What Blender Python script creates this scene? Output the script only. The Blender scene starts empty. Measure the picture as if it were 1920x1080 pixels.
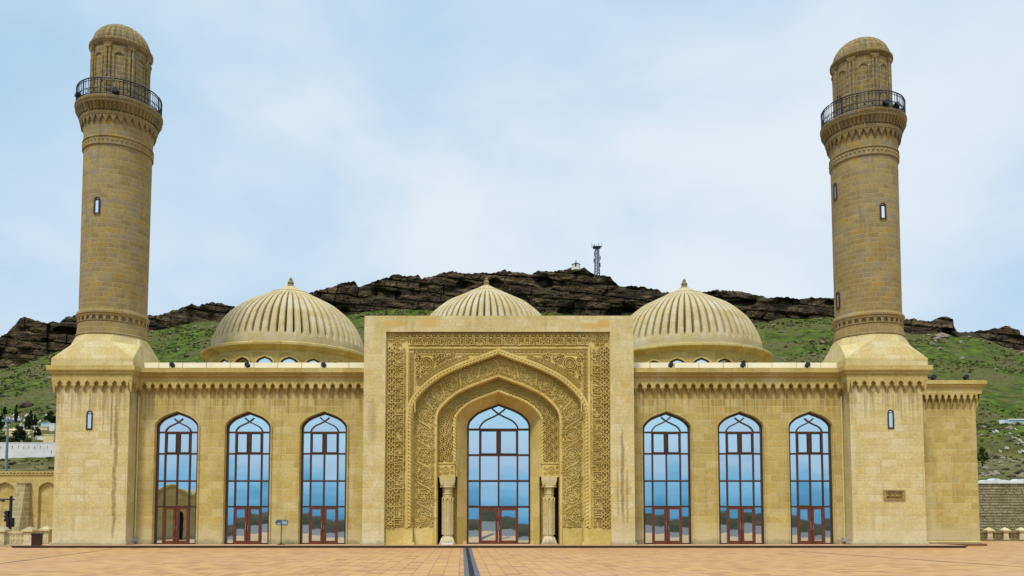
import bpy, math, random
import numpy as np
from mathutils import Vector, Matrix
R = math.radians
random.seed(7)
rng = np.random.default_rng(7)
SC = bpy.context.scene
COL = SC.collection

# ------------------------------------------------------------------ camera
F, PX0, PY0, PITCH = 1550.0, 960.0, 877.5, R(3.6)
CAM = Vector((0.9, -55.0, 1.6))
cd = bpy.data.cameras.new('camera')
cam = bpy.data.objects.new('camera', cd); COL.objects.link(cam)
cam.location = CAM; cam.rotation_euler = (R(90) + PITCH, 0, 0)
cd.sensor_width = 36; cd.lens = 36 * F / 1920
cd.shift_y = (PY0 - 540) / 1920
cd.clip_start = 0.5; cd.clip_end = 9000
SC.camera = cam

def P(px, py, Y):
    """world point seen at photo pixel (px, py) on the plane y = Y"""
    cx, cy = (px - PX0) / F, (PY0 - py) / F
    dy = math.cos(PITCH) - math.sin(PITCH) * cy
    dz = math.sin(PITCH) + math.cos(PITCH) * cy
    t = (Y - CAM.y) / dy
    return Vector((CAM.x + cx * t, Y, CAM.z + dz * t))
def PX(px, py, Y): return P(px, py, Y).x
def PZ(py, Y): return P(960, py, Y).z

# ------------------------------------------------------------------ node helper
class NT:
    def __init__(s, tree): s.t = tree; s.n = tree.nodes; s.l = tree.links
    def new(s, typ, **kw):
        n = s.n.new(typ)
        for k, v in kw.items(): setattr(n, k, v)
        return n
    def put(s, sock, v):
        if v is None: return
        if hasattr(v, 'is_linked'): s.l.new(v, sock)
        else: sock.default_value = v
    def m(s, op, a, b=None, c=None, clamp=False):
        n = s.new('ShaderNodeMath', operation=op, use_clamp=clamp)
        s.put(n.inputs[0], a); s.put(n.inputs[1], b)
        if c is not None: s.put(n.inputs[2], c)
        return n.outputs[0]
    def mix(s, fac, a, b, blend='MIX'):
        n = s.new('ShaderNodeMix', data_type='RGBA', blend_type=blend)
        s.put(n.inputs[0], fac)
        s.put(n.inputs[6], a if hasattr(a, 'is_linked') else (*a, 1) if len(a) == 3 else a)
        s.put(n.inputs[7], b if hasattr(b, 'is_linked') else (*b, 1) if len(b) == 3 else b)
        return n.outputs[2]
    def ramp(s, fac, stops, interp='LINEAR'):
        n = s.new('ShaderNodeValToRGB'); cr = n.color_ramp; cr.interpolation = interp
        while len(cr.elements) > len(stops): cr.elements.remove(cr.elements[-1])
        while len(cr.elements) < len(stops): cr.elements.new(0.5)
        for e, (p, c) in zip(cr.elements, stops):
            e.position = p; e.color = (*c, 1) if not isinstance(c, (int, float)) else (c, c, c, 1)
        s.put(n.inputs[0], fac); return n.outputs[0]
    def comb(s, x, y, z=0.0):
        n = s.new('ShaderNodeCombineXYZ')
        s.put(n.inputs[0], x); s.put(n.inputs[1], y); s.put(n.inputs[2], z); return n.outputs[0]
    def sep(s, v):
        n = s.new('ShaderNodeSeparateXYZ'); s.put(n.inputs[0], v); return n.outputs
    def noise(s, v, scale, detail=4, rough=0.55, dist=0.0):
        n = s.new('ShaderNodeTexNoise'); s.put(n.inputs['Vector'], v)
        n.inputs['Scale'].default_value = scale; n.inputs['Detail'].default_value = detail
        n.inputs['Roughness'].default_value = rough; n.inputs['Distortion'].default_value = dist
        return n.outputs[0]
    def smooth(s, v, a, b):
        n = s.new('ShaderNodeMapRange', interpolation_type='SMOOTHSTEP')
        s.put(n.inputs[0], v); n.inputs[1].default_value = a; n.inputs[2].default_value = b
        return n.outputs[0]

# ------------------------------------------------------------------ world: pale cloudy sky
SUN_EL, SUN_AZ = R(58), R(203)          # high, behind the camera and a little to the left
w = bpy.data.worlds.new('World'); SC.world = w; w.use_nodes = True
w.node_tree.nodes.clear(); T = NT(w.node_tree)
sky = T.new('ShaderNodeTexSky', sky_type='NISHITA', sun_disc=False)
sky.sun_elevation = SUN_EL; sky.sun_rotation = SUN_AZ; sky.altitude = 20
sky.air_density = 1.0; sky.dust_density = 1.5; sky.ozone_density = 1.5
dirv = T.new('ShaderNodeTexCoord').outputs['Generated']
dx, dy, dz = T.sep(dirv)
zc = T.m('ADD', T.m('MAXIMUM', dz, 0.0), 0.22)
cl = T.comb(T.m('DIVIDE', dx, zc), T.m('DIVIDE', dy, zc), 0.0)
n1 = T.noise(cl, 0.8, 6, 0.5, 0.4)
n2 = T.noise(T.comb(T.m('MULTIPLY', dx, 1.7), dy, T.m('MULTIPLY', dz, 2.8)), 1.5, 5, 0.5, 0.3)
cm = T.m('ADD', T.m('MULTIPLY', n1, 0.55), T.m('MULTIPLY', n2, 0.55))
cm = T.m('ADD', cm, T.m('MULTIPLY', dx, 0.16))                    # more cloud to the right
cloud = T.smooth(cm, 0.27, 0.68)
haze_low = T.smooth(dz, 0.30, 0.0)
cloud = T.m('MAXIMUM', cloud, T.m('MULTIPLY', haze_low, 0.7))
blue = T.mix(0.85, sky.outputs[0], (4.7, 7.8, 10.5))
cloudcol = T.mix(T.smooth(n2, 0.3, 0.7), (6.9, 8.5, 10.2), (8.9, 9.8, 10.7))
skyc = T.mix(cloud, blue, cloudcol)
# behind the camera the cloud bank over the bay sinks to deep blue near the horizon
back = T.smooth(dy, 0.05, -0.25)
n3_ = T.noise(T.comb(T.m('MULTIPLY', dx, 1.6), dy, T.m('MULTIPLY', dz, 9.0)), 3.0, 6, 0.6, 0.5)
bay = T.ramp(T.m('ADD', T.m('MULTIPLY', dz, 6.0), T.m('MULTIPLY', T.m('SUBTRACT', n3_, 0.5), 0.5)), [(0.0, (1.1, 3.3, 5.3)), (0.10, (1.6, 4.2, 6.5)), (0.24, (3.0, 6.0, 8.3)),
             (0.38, (5.4, 7.0, 8.8)), (0.55, (6.0, 7.8, 9.5)), (0.75, (5.8, 8.7, 10.3)), (1.0, (7.2, 9.0, 10.1))])
skyc = T.mix(T.m('MULTIPLY', back, T.smooth(dz, 0.24, 0.12)), skyc, bay)
# overcast: the zenith and the veiled sun side are brighter than the horizon
gain = T.m('ADD', 1.0, T.m('MULTIPLY', T.smooth(dz, 0.55, 0.95), 0.7))
gain = T.m('ADD', gain, T.m('MULTIPLY', T.m('MULTIPLY', back, T.smooth(dz, 0.18, 0.5)), 0.35))
gv = T.comb(gain, gain, gain)
mul = T.new('ShaderNodeVectorMath', operation='MULTIPLY'); T.put(mul.inputs[0], skyc); T.put(mul.inputs[1], gv)
bg = T.new('ShaderNodeBackground'); T.put(bg.inputs[0], mul.outputs[0]); bg.inputs[1].default_value = 0.087
T.l.new(bg.outputs[0], T.new('ShaderNodeOutputWorld').inputs[0])

sd = bpy.data.lights.new('sun', 'SUN'); sun = bpy.data.objects.new('sun', sd); COL.objects.link(sun)
sd.energy = 2.9; sd.angle = R(10); sd.color = (1.0, 0.95, 0.86)
sv = Vector((math.sin(SUN_AZ) * math.cos(SUN_EL), math.cos(SUN_AZ) * math.cos(SUN_EL), math.sin(SUN_EL)))
sun.rotation_euler = sv.to_track_quat('Z', 'Y').to_euler()
VS = SC.view_settings
VS.view_transform = 'Standard'; VS.look = 'None'; VS.gamma = 1.0; VS.use_curve_mapping = False; VS.exposure = 0.0
SC.cycles.max_bounces = 6; SC.cycles.diffuse_bounces = 3; SC.cycles.glossy_bounces = 3

# ------------------------------------------------------------------ materials
def base_mat(name, rough=0.85, metal=0.0):
    m = bpy.data.materials.new(name); m.use_nodes = True
    t = NT(m.node_tree); b = m.node_tree.nodes['Principled BSDF']
    b.inputs['Roughness'].default_value = rough; b.inputs['Metallic'].default_value = metal
    return m, t, b
def bump(t, b, h, strength=0.3, dist=0.05):
    n = t.new('ShaderNodeBump'); n.inputs['Strength'].default_value = strength; n.inputs['Distance'].default_value = dist
    t.put(n.inputs['Height'], h); t.l.new(n.outputs[0], b.inputs['Normal'])
def plain(name, col, rough=0.7, metal=0.0, var=0.25, scale=3.0, spec=0.3):
    m, t, b = base_mat(name, rough, metal)
    o = t.new('ShaderNodeTexCoord').outputs['Object']
    n = t.noise(o, scale, 5)
    lo = tuple(c * (1 - var) for c in col); hi = tuple(min(1, c * (1 + var)) for c in col)
    t.put(b.inputs['Base Color'], t.ramp(n, [(0.3, lo), (0.7, hi)]))
    b.inputs['Specular IOR Level'].default_value = spec
    return m
def stone(name, tones, bw=0.95, bh=0.46, cyl=0.0, joint=(0.50, 0.42, 0.24), streak=0.5, foot=False, jw=0.014, orange=True, top=None, drip=None, marks=()):
    """coursed limestone blocks; cyl = radius for wrapped coursing"""
    m, t, b = base_mat(name, 0.9); b.inputs['Specular IOR Level'].default_value = 0.15
    o = t.new('ShaderNodeTexCoord').outputs['Object']
    x, y, z = t.sep(o)
    if cyl:
        u = t.m('MULTIPLY', t.m('ARCTAN2', y, x), cyl); v = z
    else:
        nx, ny, nz = t.sep(t.new('ShaderNodeNewGeometry').outputs['True Normal'])
        sx = t.m('GREATER_THAN', t.m('ABSOLUTE', nx), 0.75); sz = t.m('GREATER_THAN', t.m('ABSOLUTE', nz), 0.8)
        u = t.m('ADD', t.m('MULTIPLY', sx, y), t.m('MULTIPLY', t.m('SUBTRACT', 1.0, sx), x))
        v = t.m('ADD', t.m('MULTIPLY', sz, y), t.m('MULTIPLY', t.m('SUBTRACT', 1.0, sz), z))
    vr = t.m('DIVIDE', v, bh); row = t.m('FLOOR', vr)
    wr = t.new('ShaderNodeTexWhiteNoise', noise_dimensions='1D'); t.put(wr.inputs['W'], row)
    cu = t.m('ADD', t.m('DIVIDE', u, bw), t.m('MULTIPLY', wr.outputs[0], 3.7))
    cell = t.m('FLOOR', cu)
    wn = t.new('ShaderNodeTexWhiteNoise', noise_dimensions='2D'); t.put(wn.inputs['Vector'], t.comb(cell, row))
    fu, fv = t.m('FRACT', cu), t.m('FRACT', vr)
    du = t.m('MULTIPLY', t.m('MINIMUM', fu, t.m('SUBTRACT', 1.0, fu)), bw)
    dv = t.m('MULTIPLY', t.m('MINIMUM', fv, t.m('SUBTRACT', 1.0, fv)), bh)
    jm = t.smooth(t.m('MINIMUM', du, dv), jw * 1.8, jw * 0.5)
    wv = t.m('ADD', t.m('MULTIPLY', wn.outputs[0], 0.96), t.m('MULTIPLY', t.m('SUBTRACT', t.noise(o, 0.9, 3), 0.5), 0.35))
    stops = [(0.0, tones[0]), (0.3, tones[1]), (0.62, tones[2]), (0.88, tones[3])]
    stops += [(0.93, tones[4]), (1.0, tones[4])] if orange else [(1.0, tones[3])]
    c = t.ramp(wv, stops)
    big = t.noise(o, 0.33, 5, 0.62)
    c = t.mix(t.m('MULTIPLY', t.smooth(big, 0.44, 0.66), 0.7), c, tuple(k * 0.86 for k in tones[5]))
    big2 = t.noise(o, 0.52, 5, 0.65, 0.6)
    c = t.mix(t.m('MULTIPLY', t.smooth(big2, 0.53, 0.70), 0.32), c, tones[6])
    fine = t.noise(o, 7.0, 6, 0.65)
    c = t.mix(0.5, c, t.ramp(fine, [(0.25, 0.30), (0.75, 0.72)]), 'OVERLAY')
    if streak:
        st = t.noise(t.comb(t.m('MULTIPLY', u, 2.3), t.m('MULTIPLY', v, 0.16), t.m('MULTIPLY', row, 0.0)), 1.0, 5, 0.62)
        c = t.mix(t.m('MULTIPLY', t.smooth(st, 0.54, 0.72), streak), c, tuple(k * 0.62 for k in tones[5]))
        st2 = t.noise(t.comb(t.m('MULTIPLY', u, 1.3), t.m('MULTIPLY', v, 0.10), 4.7), 1.0, 4, 0.6)
        c = t.mix(t.m('MULTIPLY', t.smooth(st2, 0.56, 0.74), streak * 0.9), c, tones[6])
    if drip:
        z0, ln = drip          # water marks that run down from the cornice corbels
        s3 = t.noise(t.comb(t.m('MULTIPLY', u, 5.5), t.m('MULTIPLY', v, 0.12), 9.1), 1.0, 4, 0.7)
        near = t.smooth(v, z0 - ln, z0)
        k = t.smooth(t.m('ADD', s3, t.m('MULTIPLY', near, 0.16)), 0.60, 0.74)
        c = t.mix(t.m('MULTIPLY', t.m('MULTIPLY', k, near), 0.42), c, (0.10, 0.066, 0.02))
    if foot:
        ft = t.m('MULTIPLY', t.smooth(t.m('ADD', v, t.m('MULTIPLY', t.noise(o, 0.8, 4), 1.6)), 2.6, 0.9), 0.62)
        c = t.mix(ft, c, tones[6])
    for (mu, mv, wu, wv_, mc, ms_) in marks:      # single stains that this wall carries
        wob = t.noise(t.comb(t.m('MULTIPLY', v, 0.9), mu, 0.0), 0.8, 4, 0.6); rag = t.noise(o, 2.2, 5, 0.7)
        a_ = t.m('DIVIDE', t.m('ADD', t.m('SUBTRACT', u, mu), t.m('MULTIPLY', t.m('SUBTRACT', wob, 0.5), min(0.5, wv_ * 0.12))), wu)
        b2 = t.m('DIVIDE', t.m('SUBTRACT', v, mv), wv_)
        rr = t.m('ADD', t.m('ADD', t.m('MULTIPLY', a_, a_), t.m('POWER', t.m('ABSOLUTE', b2), 4.0)), t.m('MULTIPLY', t.m('SUBTRACT', rag, 0.5), 1.6))
        c = t.mix(t.m('MULTIPLY', t.smooth(rr, 1.1, 0.2), ms_), c, mc)
    if foot:
        gr_ = t.m('ADD', v, t.m('MULTIPLY', t.noise(o, 1.1, 5, 0.7), 1.1))
        c = t.mix(t.m('MULTIPLY', t.smooth(gr_, 0.95, 0.55), 0.55), c, (0.16, 0.13, 0.06))
    c = t.mix(t.m('MULTIPLY', jm, 0.55), c, joint)
    t.put(b.inputs['Base Color'], c)
    hgt = t.m('SUBTRACT', t.m('ADD', t.m('MULTIPLY', fine, 0.5), t.m('MULTIPLY', wn.outputs[0], 0.25)), jm)
    bump(t, b, hgt, 0.35, 0.03)
    return m
def calm(t_, k=0.55, s=1.0):
    m_ = [sum(t_[i][c] for i in range(4)) / 4 for c in range(3)]
    return [tuple(((c * (1 - k) + m_[i] * k) if j < 4 else (c * 0.45 + m_[i] * 0.55) if j == 4 else c) * s for i, c in enumerate(t)) for j, t in enumerate(t_)]
WALLT0 = [(0.40, 0.285, 0.075), (0.47, 0.335, 0.09), (0.52, 0.385, 0.115), (0.56, 0.43, 0.165), (0.50, 0.29, 0.05), (0.44, 0.32, 0.09), (0.60, 0.50, 0.27)]
PALET0 = [(0.50, 0.37, 0.12), (0.55, 0.42, 0.155), (0.58, 0.455, 0.19), (0.60, 0.49, 0.25), (0.55, 0.33, 0.06), (0.53, 0.40, 0.14), (0.62, 0.53, 0.31)]
MINT = [(0.235, 0.165, 0.062), (0.30, 0.215, 0.082), (0.345, 0.255, 0.105), (0.40, 0.31, 0.155), (0.43, 0.255, 0.03), (0.30, 0.21, 0.075), (0.42, 0.34, 0.19)]
MINT = [(c[0] * 1.04, c[1] * 1.01, c[2] * 0.92) for c in calm(MINT, 0.42, 0.84)]; MINT[1] = (0.25, 0.20, 0.12)

LANT = [tuple(c * 0.74 for c in k) for k in MINT]
CARVT = [(0.46, 0.325, 0.075), (0.50, 0.355, 0.085), (0.53, 0.385, 0.10), (0.55, 0.41, 0.12), (0.53, 0.35, 0.07), (0.46, 0.33, 0.075), (0.56, 0.44, 0.17)]
def hue(t_, b_=1.19): return [(c[0] * 1.02, c[1] * 1.06, c[2] * b_) for c in t_]
WALLT, PALET = hue(calm(WALLT0, 0.22, 0.89)), hue(calm(PALET0, 0.26, 0.95), 1.24); CARVT = hue([tuple(x * 1.05 for x in c) for c in CARVT], 1.34)
M = {}
M['wall'] = stone('limestone_wall', WALLT, foot=True, drip=(9.75, 2.6))
DK, OR_ = (0.135, 0.095, 0.03), (0.52, 0.30, 0.04)
M['tower'] = stone('limestone_tower', PALET, foot=True, drip=(9.75, 3.6), streak=0.75)
M['tower_stained'] = stone('limestone_tower_stained', PALET, foot=True, drip=(9.75, 3.6), streak=0.75,
    marks=[(1.55, 5.0, 0.16, 4.9, DK, 0.62), (1.25, 8.2, 0.08, 2.0, DK, 0.55), (-0.2, 8.6, 0.07, 1.6, DK, 0.4), (0.7, 8.8, 0.07, 1.4, DK, 0.45)])
M['portal'] = stone('limestone_portal', PALET, streak=0.5, foot=True, bw=1.1,
    marks=[(8.05, 4.6, 0.13, 3.2, DK, 0.6), (8.35, 3.0, 0.10, 2.0, DK, 0.45), (7.75, 3.4, 0.08, 1.6, DK, 0.35), (-4.6, 14.5, 0.7, 0.4, OR_, 0.6), (-6.9, 14.45, 0.9, 0.3, OR_, 0.55), (6.9, 14.45, 0.5, 0.3, OR_, 0.7), (6.0, 14.3, 0.9, 0.22, OR_, 0.55), (8.3, 10.4, 0.4, 0.25, OR_, 0.5), (-8.2, 8.0, 0.35, 1.6, (0.30, 0.23, 0.10), 0.4)])
M['trim'] = stone('limestone_trim', WALLT, streak=0.25, bw=1.3, bh=3.1, orange=False, jw=0.01)
M['carved'] = stone('carved_limestone', CARVT, streak=0.15, bw=1.2, bh=0.9, orange=False, jw=0.006)
M['shaft'] = stone('limestone_shaft', MINT, cyl=2.2, bw=0.70, bh=0.335, streak=0.35, jw=0.016, joint=(0.36, 0.30, 0.17))
M['broach'] = stone('limestone_broach', PALET, streak=0.4)
M['lantern'] = stone('limestone_lantern', LANT, cyl=2.0, bw=0.66, bh=0.335, streak=0.35, jw=0.014)
M['balcony'] = stone('limestone_balcony', LANT, cyl=2.8, bw=0.9, bh=0.9, streak=0.2, orange=False)
M['dome'] = stone('limestone_dome', [(c[0] * 0.85, c[1] * 0.86, c[2] * 1.02) for c in PALET], cyl=6.5, bw=1.36, bh=0.55, streak=0.35, orange=True, jw=0.012)
M['drum'] = stone('limestone_drum', WALLT, cyl=6.7, bw=1.1, bh=0.5, streak=0.3, jw=0.022)
M['blockwall'] = stone('rough_block_wall', [(0.24, 0.21, 0.115), (0.29, 0.255, 0.145), (0.33, 0.29, 0.17), (0.37, 0.33, 0.20), (0.3, 0.22, 0.1), (0.22, 0.19, 0.09), (0.33, 0.29, 0.18)],
                       bw=0.9, bh=0.30, joint=(0.06, 0.05, 0.03), jw=0.03, streak=0.2, orange=False)
M['rustic'] = stone('grey_buttress_stone', [(0.28, 0.225, 0.11), (0.30, 0.25, 0.125), (0.33, 0.275, 0.145), (0.37, 0.31, 0.18), (0.36, 0.26, 0.12), (0.27, 0.22, 0.11), (0.45, 0.40, 0.26)], bw=1.0, bh=0.5, jw=0.03)
M['panel'] = plain('pale_parapet_panel', (0.78, 0.70, 0.50), 0.6, var=0.08, scale=0.8)
M['white'] = plain('whitewashed_render', (0.60, 0.58, 0.55), 0.8, var=0.12, scale=0.7)
M['white2'] = plain('weathered_white_stone', (0.62, 0.60, 0.54), 0.8, var=0.25, scale=1.5)
M['cream'] = plain('cream_render', (0.58, 0.47, 0.22), 0.85, var=0.2)
M['bluefence'] = plain('pale_blue_metal', (0.34, 0.50, 0.55), 0.5, var=0.2)
M['brown'] = plain('dark_brown_window_frame', (0.055, 0.022, 0.009), 0.45, var=0.2)
M['redwood'] = plain('red_brown_door_frame', (0.115, 0.030, 0.011), 0.4, var=0.25)
M['iron'] = plain('black_iron', (0.012, 0.013, 0.018), 0.45, var=0.3)
M['steel'] = plain('brushed_steel', (0.7, 0.7, 0.7), 0.25, 1.0, var=0.1)
M['signblue'] = plain('slate_blue_sign', (0.02, 0.05, 0.085), 0.5, var=0.2)
M['mast'] = plain('grey_blue_steel_mast', (0.06, 0.085, 0.14), 0.6, var=0.3)
M['lamp'] = plain('grey_green_lamp_pole', (0.12, 0.17, 0.19), 0.5, var=0.2)
M['maroon'] = plain('maroon_painted_metal', (0.035, 0.009, 0.007), 0.5, var=0.2)
M['kerb'] = plain('grey_drain_kerb', (0.10, 0.105, 0.115), 0.8, var=0.25, scale=4)
M['pipe'] = plain('cream_downpipe', (0.55, 0.45, 0.2), 0.6, var=0.1)
M['grey'] = plain('grey_painted_box', (0.3, 0.32, 0.33), 0.6, var=0.1)
M['ink'] = plain('dark_carved_lettering', (0.05, 0.03, 0.008), 0.8, var=0.2)
M['glassdark'] = plain('dark_lens_glass', (0.01, 0.01, 0.012), 0.1, var=0.1)
M['recess_shade'] = plain('painted_recess_shade', (0.02, 0.016, 0.01), 0.95, var=0.2)  # near-black colour painted in place of shade inside openings
M['stainpanel'] = plain('brown_stained_panel_stone', (0.20, 0.145, 0.06), 0.85, var=0.3)
M['bark'] = plain('dark_bark', (0.05, 0.035, 0.02), 0.9)
m, t, b = base_mat('mirror_glass', 0.015, 1.0)
o = t.new('ShaderNodeTexCoord').outputs['Object']
t.put(b.inputs['Base Color'], t.ramp(t.noise(o, 0.5, 2), [(0.3, (0.70, 0.83, 0.90)), (0.7, (0.76, 0.88, 0.94))]))
bump(t, b, t.noise(o, 0.9, 2), 0.025, 0.05); M['glass'] = m
def leafmat(name, lo, hi, scale=0.8):
    m, t, b = base_mat(name, 0.9); b.inputs['Specular IOR Level'].default_value = 0.1
    o = t.new('ShaderNodeTexCoord').outputs['Object']
    n = t.noise(o, scale, 5, 0.7)
    t.put(b.inputs['Base Color'], t.ramp(n, [(0.32, lo), (0.68, hi)])); return m
M['conifer'] = leafmat('dark_conifer_leaves', (0.010, 0.018, 0.007), (0.028, 0.045, 0.016))
M['bush'] = leafmat('green_bush_leaves', (0.035, 0.06, 0.014), (0.09, 0.13, 0.03))
M['tuft'] = leafmat('grass_tufts', (0.028, 0.038, 0.010), (0.108, 0.128, 0.022), 0.12)

# ------------------------------------------------------------------ mesh builder
class MB:
    def __init__(s): s.v = []; s.f = []; s.mi = []; s.cur = 0
    def add(s, vs, fs):
        o = len(s.v); s.v.extend([tuple(p) for p in vs])
        for f in fs: s.f.append(tuple(i + o for i in f)); s.mi.append(s.cur)
    def quad(s, a, b, c, d): s.add([a, b, c, d], [(0, 1, 2, 3)])
    def box(s, x0, x1, y0, y1, z0, z1):
        s.add([(x0, y0, z0), (x1, y0, z0), (x1, y1, z0), (x0, y1, z0), (x0, y0, z1), (x1, y0, z1), (x1, y1, z1), (x0, y1, z1)],
              [(0, 3, 2, 1), (4, 5, 6, 7), (0, 1, 5, 4), (1, 2, 6, 5), (2, 3, 7, 6), (3, 0, 4, 7)])
    def frust(s, cx, cy, z0, z1, a0, b0, a1, b1):
        s.add([(cx - a0, cy - b0, z0), (cx + a0, cy - b0, z0), (cx + a0, cy + b0, z0), (cx - a0, cy + b0, z0),
               (cx - a1, cy - b1, z1), (cx + a1, cy - b1, z1), (cx + a1, cy + b1, z1), (cx - a1, cy + b1, z1)],
              [(0, 3, 2, 1), (4, 5, 6, 7), (0, 1, 5, 4), (1, 2, 6, 5), (2, 3, 7, 6), (3, 0, 4, 7)])
    def strip(s, A, B, flip=False):
        """quads between two polylines of equal length"""
        n = len(A); vs = [tuple(p) for p in A] + [tuple(p) for p in B]
        s.add(vs, [((i, i + 1, n + i + 1, n + i) if not flip else (i, n + i, n + i + 1, i + 1)) for i in range(n - 1)])
    def lathe(s, prof, n=64, c=(0, 0), rot=0.0, cap=True, mod=None):
        vs = []; m_ = len(prof)
        for r, z in prof:
            for k in range(n):
                a = rot + 2 * math.pi * k / n; rr = r if mod is None else mod(r, z, a)
                vs.append((c[0] + rr * math.cos(a), c[1] + rr * math.sin(a), z))
        fs = [(j * n + k, j * n + (k + 1) % n, (j + 1) * n + (k + 1) % n, (j + 1) * n + k) for j in range(m_ - 1) for k in range(n)]
        if cap: fs += [tuple(range((m_ - 1) * n, m_ * n)), tuple(reversed(range(n)))]
        s.add(vs, fs)
    def rect_sweep(s, x0, x1, y0, y1, prof):
        """mitred rectangular ring: prof = [(out, z)] bottom to top"""
        vs = []
        for o_, z in prof: vs += [(x0 - o_, y0 - o_, z), (x1 + o_, y0 - o_, z), (x1 + o_, y1 + o_, z), (x0 - o_, y1 + o_, z)]
        s.add(vs, [(j * 4 + k, j * 4 + (k + 1) % 4, j * 4 + 4 + (k + 1) % 4, j * 4 + 4 + k) for j in range(len(prof) - 1) for k in range(4)]
              + [(len(vs) - 4, len(vs) - 3, len(vs) - 2, len(vs) - 1)])
    def tube(s, pts, r, n=8, cap=True, rfun=None):
        pts = [Vector(p) for p in pts]; vs = []; up = Vector((0, -1, 0)); L = 0.0
        for i, p in enumerate(pts):
            d = (pts[min(i + 1, len(pts) - 1)] - pts[max(i - 1, 0)]).normalized()
            if i: L += (p - pts[i - 1]).length
            a = up if abs(d.dot(up)) < 0.95 else Vector((1, 0, 0))
            e1 = d.cross(a).normalized(); e2 = e1.cross(d).normalized()
            for k in range(n):
                th = 2 * math.pi * k / n; rr = r if rfun is None else rfun(r, th, L)
                vs.append(p + e1 * math.cos(th) * rr + e2 * math.sin(th) * rr)
        fs = [(j * n + k, j * n + (k + 1) % n, (j + 1) * n + (k + 1) % n, (j + 1) * n + k) for j in range(len(pts) - 1) for k in range(n)]
        if cap: fs += [tuple(reversed(range(n))), tuple(range((len(pts) - 1) * n, len(pts) * n))]
        s.add(vs, fs)
    def bar(s, p, q, wdt, y0, y1):
        """straight bar in an x-z plane between depths y0 (front) and y1"""
        p, q = np.array(p, float), np.array(q, float); d = q - p; d /= np.linalg.norm(d) + 1e-9
        nrm = np.array([-d[1], d[0]]) * wdt / 2
        c = [p + nrm, q + nrm, q - nrm, p - nrm]
        vs = [(a[0], y0, a[1]) for a in c] + [(a[0], y1, a[1]) for a in c]
        s.add(vs, [(0, 1, 2, 3), (7, 6, 5, 4), (0, 4, 5, 1), (1, 5, 6, 2), (2, 6, 7, 3), (3, 7, 4, 0)])
    def polybar(s, pts, wdt, y0, y1):
        pts = np.array(pts, float); n = len(pts); tg = np.gradient(pts, axis=0); tg /= np.linalg.norm(tg, axis=1)[:, None] + 1e-9
        nr = np.stack([-tg[:, 1], tg[:, 0]], 1) * wdt / 2
        A, B = pts + nr, pts - nr
        f = lambda Q, y: [(q[0], y, q[1]) for q in Q]
        s.strip(f(A, y0), f(B, y0)); s.strip(f(A, y1), f(A, y0)); s.strip(f(B, y0), f(B, y1))
    def ridge(s, pts, wdt, h, fm, flat=0.25):
        """raised carved stroke; fm maps (u, v, height) to a point"""
        pts = np.array(pts, float); n = len(pts)
        if n < 2: return
        d = pts[1:] - pts[:-1]; d /= np.linalg.norm(d, axis=1)[:, None] + 1e-9
        tg = np.vstack([d[:1], (d[1:] + d[:-1]), d[-1:]]); ln = np.linalg.norm(tg, axis=1)[:, None] + 1e-9; tg /= ln
        sc_ = np.ones(n)
        if n > 2: sc_[1:-1] = 1 / np.clip((tg[1:-1] * d[1:]).sum(1), 0.55, 1)
        nr = np.stack([-tg[:, 1], tg[:, 0]], 1) * sc_[:, None] * wdt / 2
        pe = pts.copy(); pe[0] -= d[0] * wdt * 0.4; pe[-1] += d[-1] * wdt * 0.4
        hh = h * random.uniform(0.9, 1.1)
        vs = []
        for i in range(n):
            for q, hq in ((pe[i] + nr[i], 0.0), (pe[i] + nr[i] * flat, hh), (pe[i] - nr[i] * flat, hh), (pe[i] - nr[i], 0.0)):
                vs.append(fm(q[0], q[1], hq))
        fs = [(i * 4 + k, i * 4 + k + 1, i * 4 + 5 + k, i * 4 + 4 + k) for i in range(n - 1) for k in range(3)]
        fs += [(0, 1, 2, 3), (n * 4 - 1, n * 4 - 2, n * 4 - 3, n * 4 - 4)]
        s.add(vs, fs)
    def build(s, name, mat, parent=None, smooth=None, loc=None):
        me = bpy.data.meshes.new(name); me.from_pydata(s.v, [], s.f)
        for mm in (mat if isinstance(mat, (list, tuple)) else [mat]): me.materials.append(mm)
        me.polygons.foreach_set('material_index', s.mi)
        if smooth is not None:
            me.polygons.foreach_set('use_smooth', [True] * len(me.polygons)); me.set_sharp_from_angle(angle=R(smooth))
        me.update()
        ob = bpy.data.objects.new(name, me); COL.objects.link(ob)
        if loc is not None: ob.location = loc
        if parent is not None: ob.parent = parent
        return ob
def fix_normals(ob):
    import bmesh
    bm = bmesh.new(); bm.from_mesh(ob.data); bmesh.ops.recalc_face_normals(bm, faces=bm.faces); bm.to_mesh(ob.data); bm.free()
def tag(o, label=None, cat=None, group=None, kind=None):
    for k, v in (('label', label), ('category', cat), ('group', group), ('kind', kind)):
        if v: o[k] = v
    return o
def empty(name, loc=(0, 0, 0), label=None, cat=None, group=None):
    o = bpy.data.objects.new(name, None); o.empty_display_size = 0.3; COL.objects.link(o); o.location = loc
    return tag(o, label, cat, group)
def copy_tree(o, loc=None, parent=None):
    c = o.copy(); COL.objects.link(c)
    if parent is not None: c.parent = parent
    if loc is not None: c.location = loc
    for ch in list(o.children): copy_tree(ch, None, c)
    return c

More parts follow.
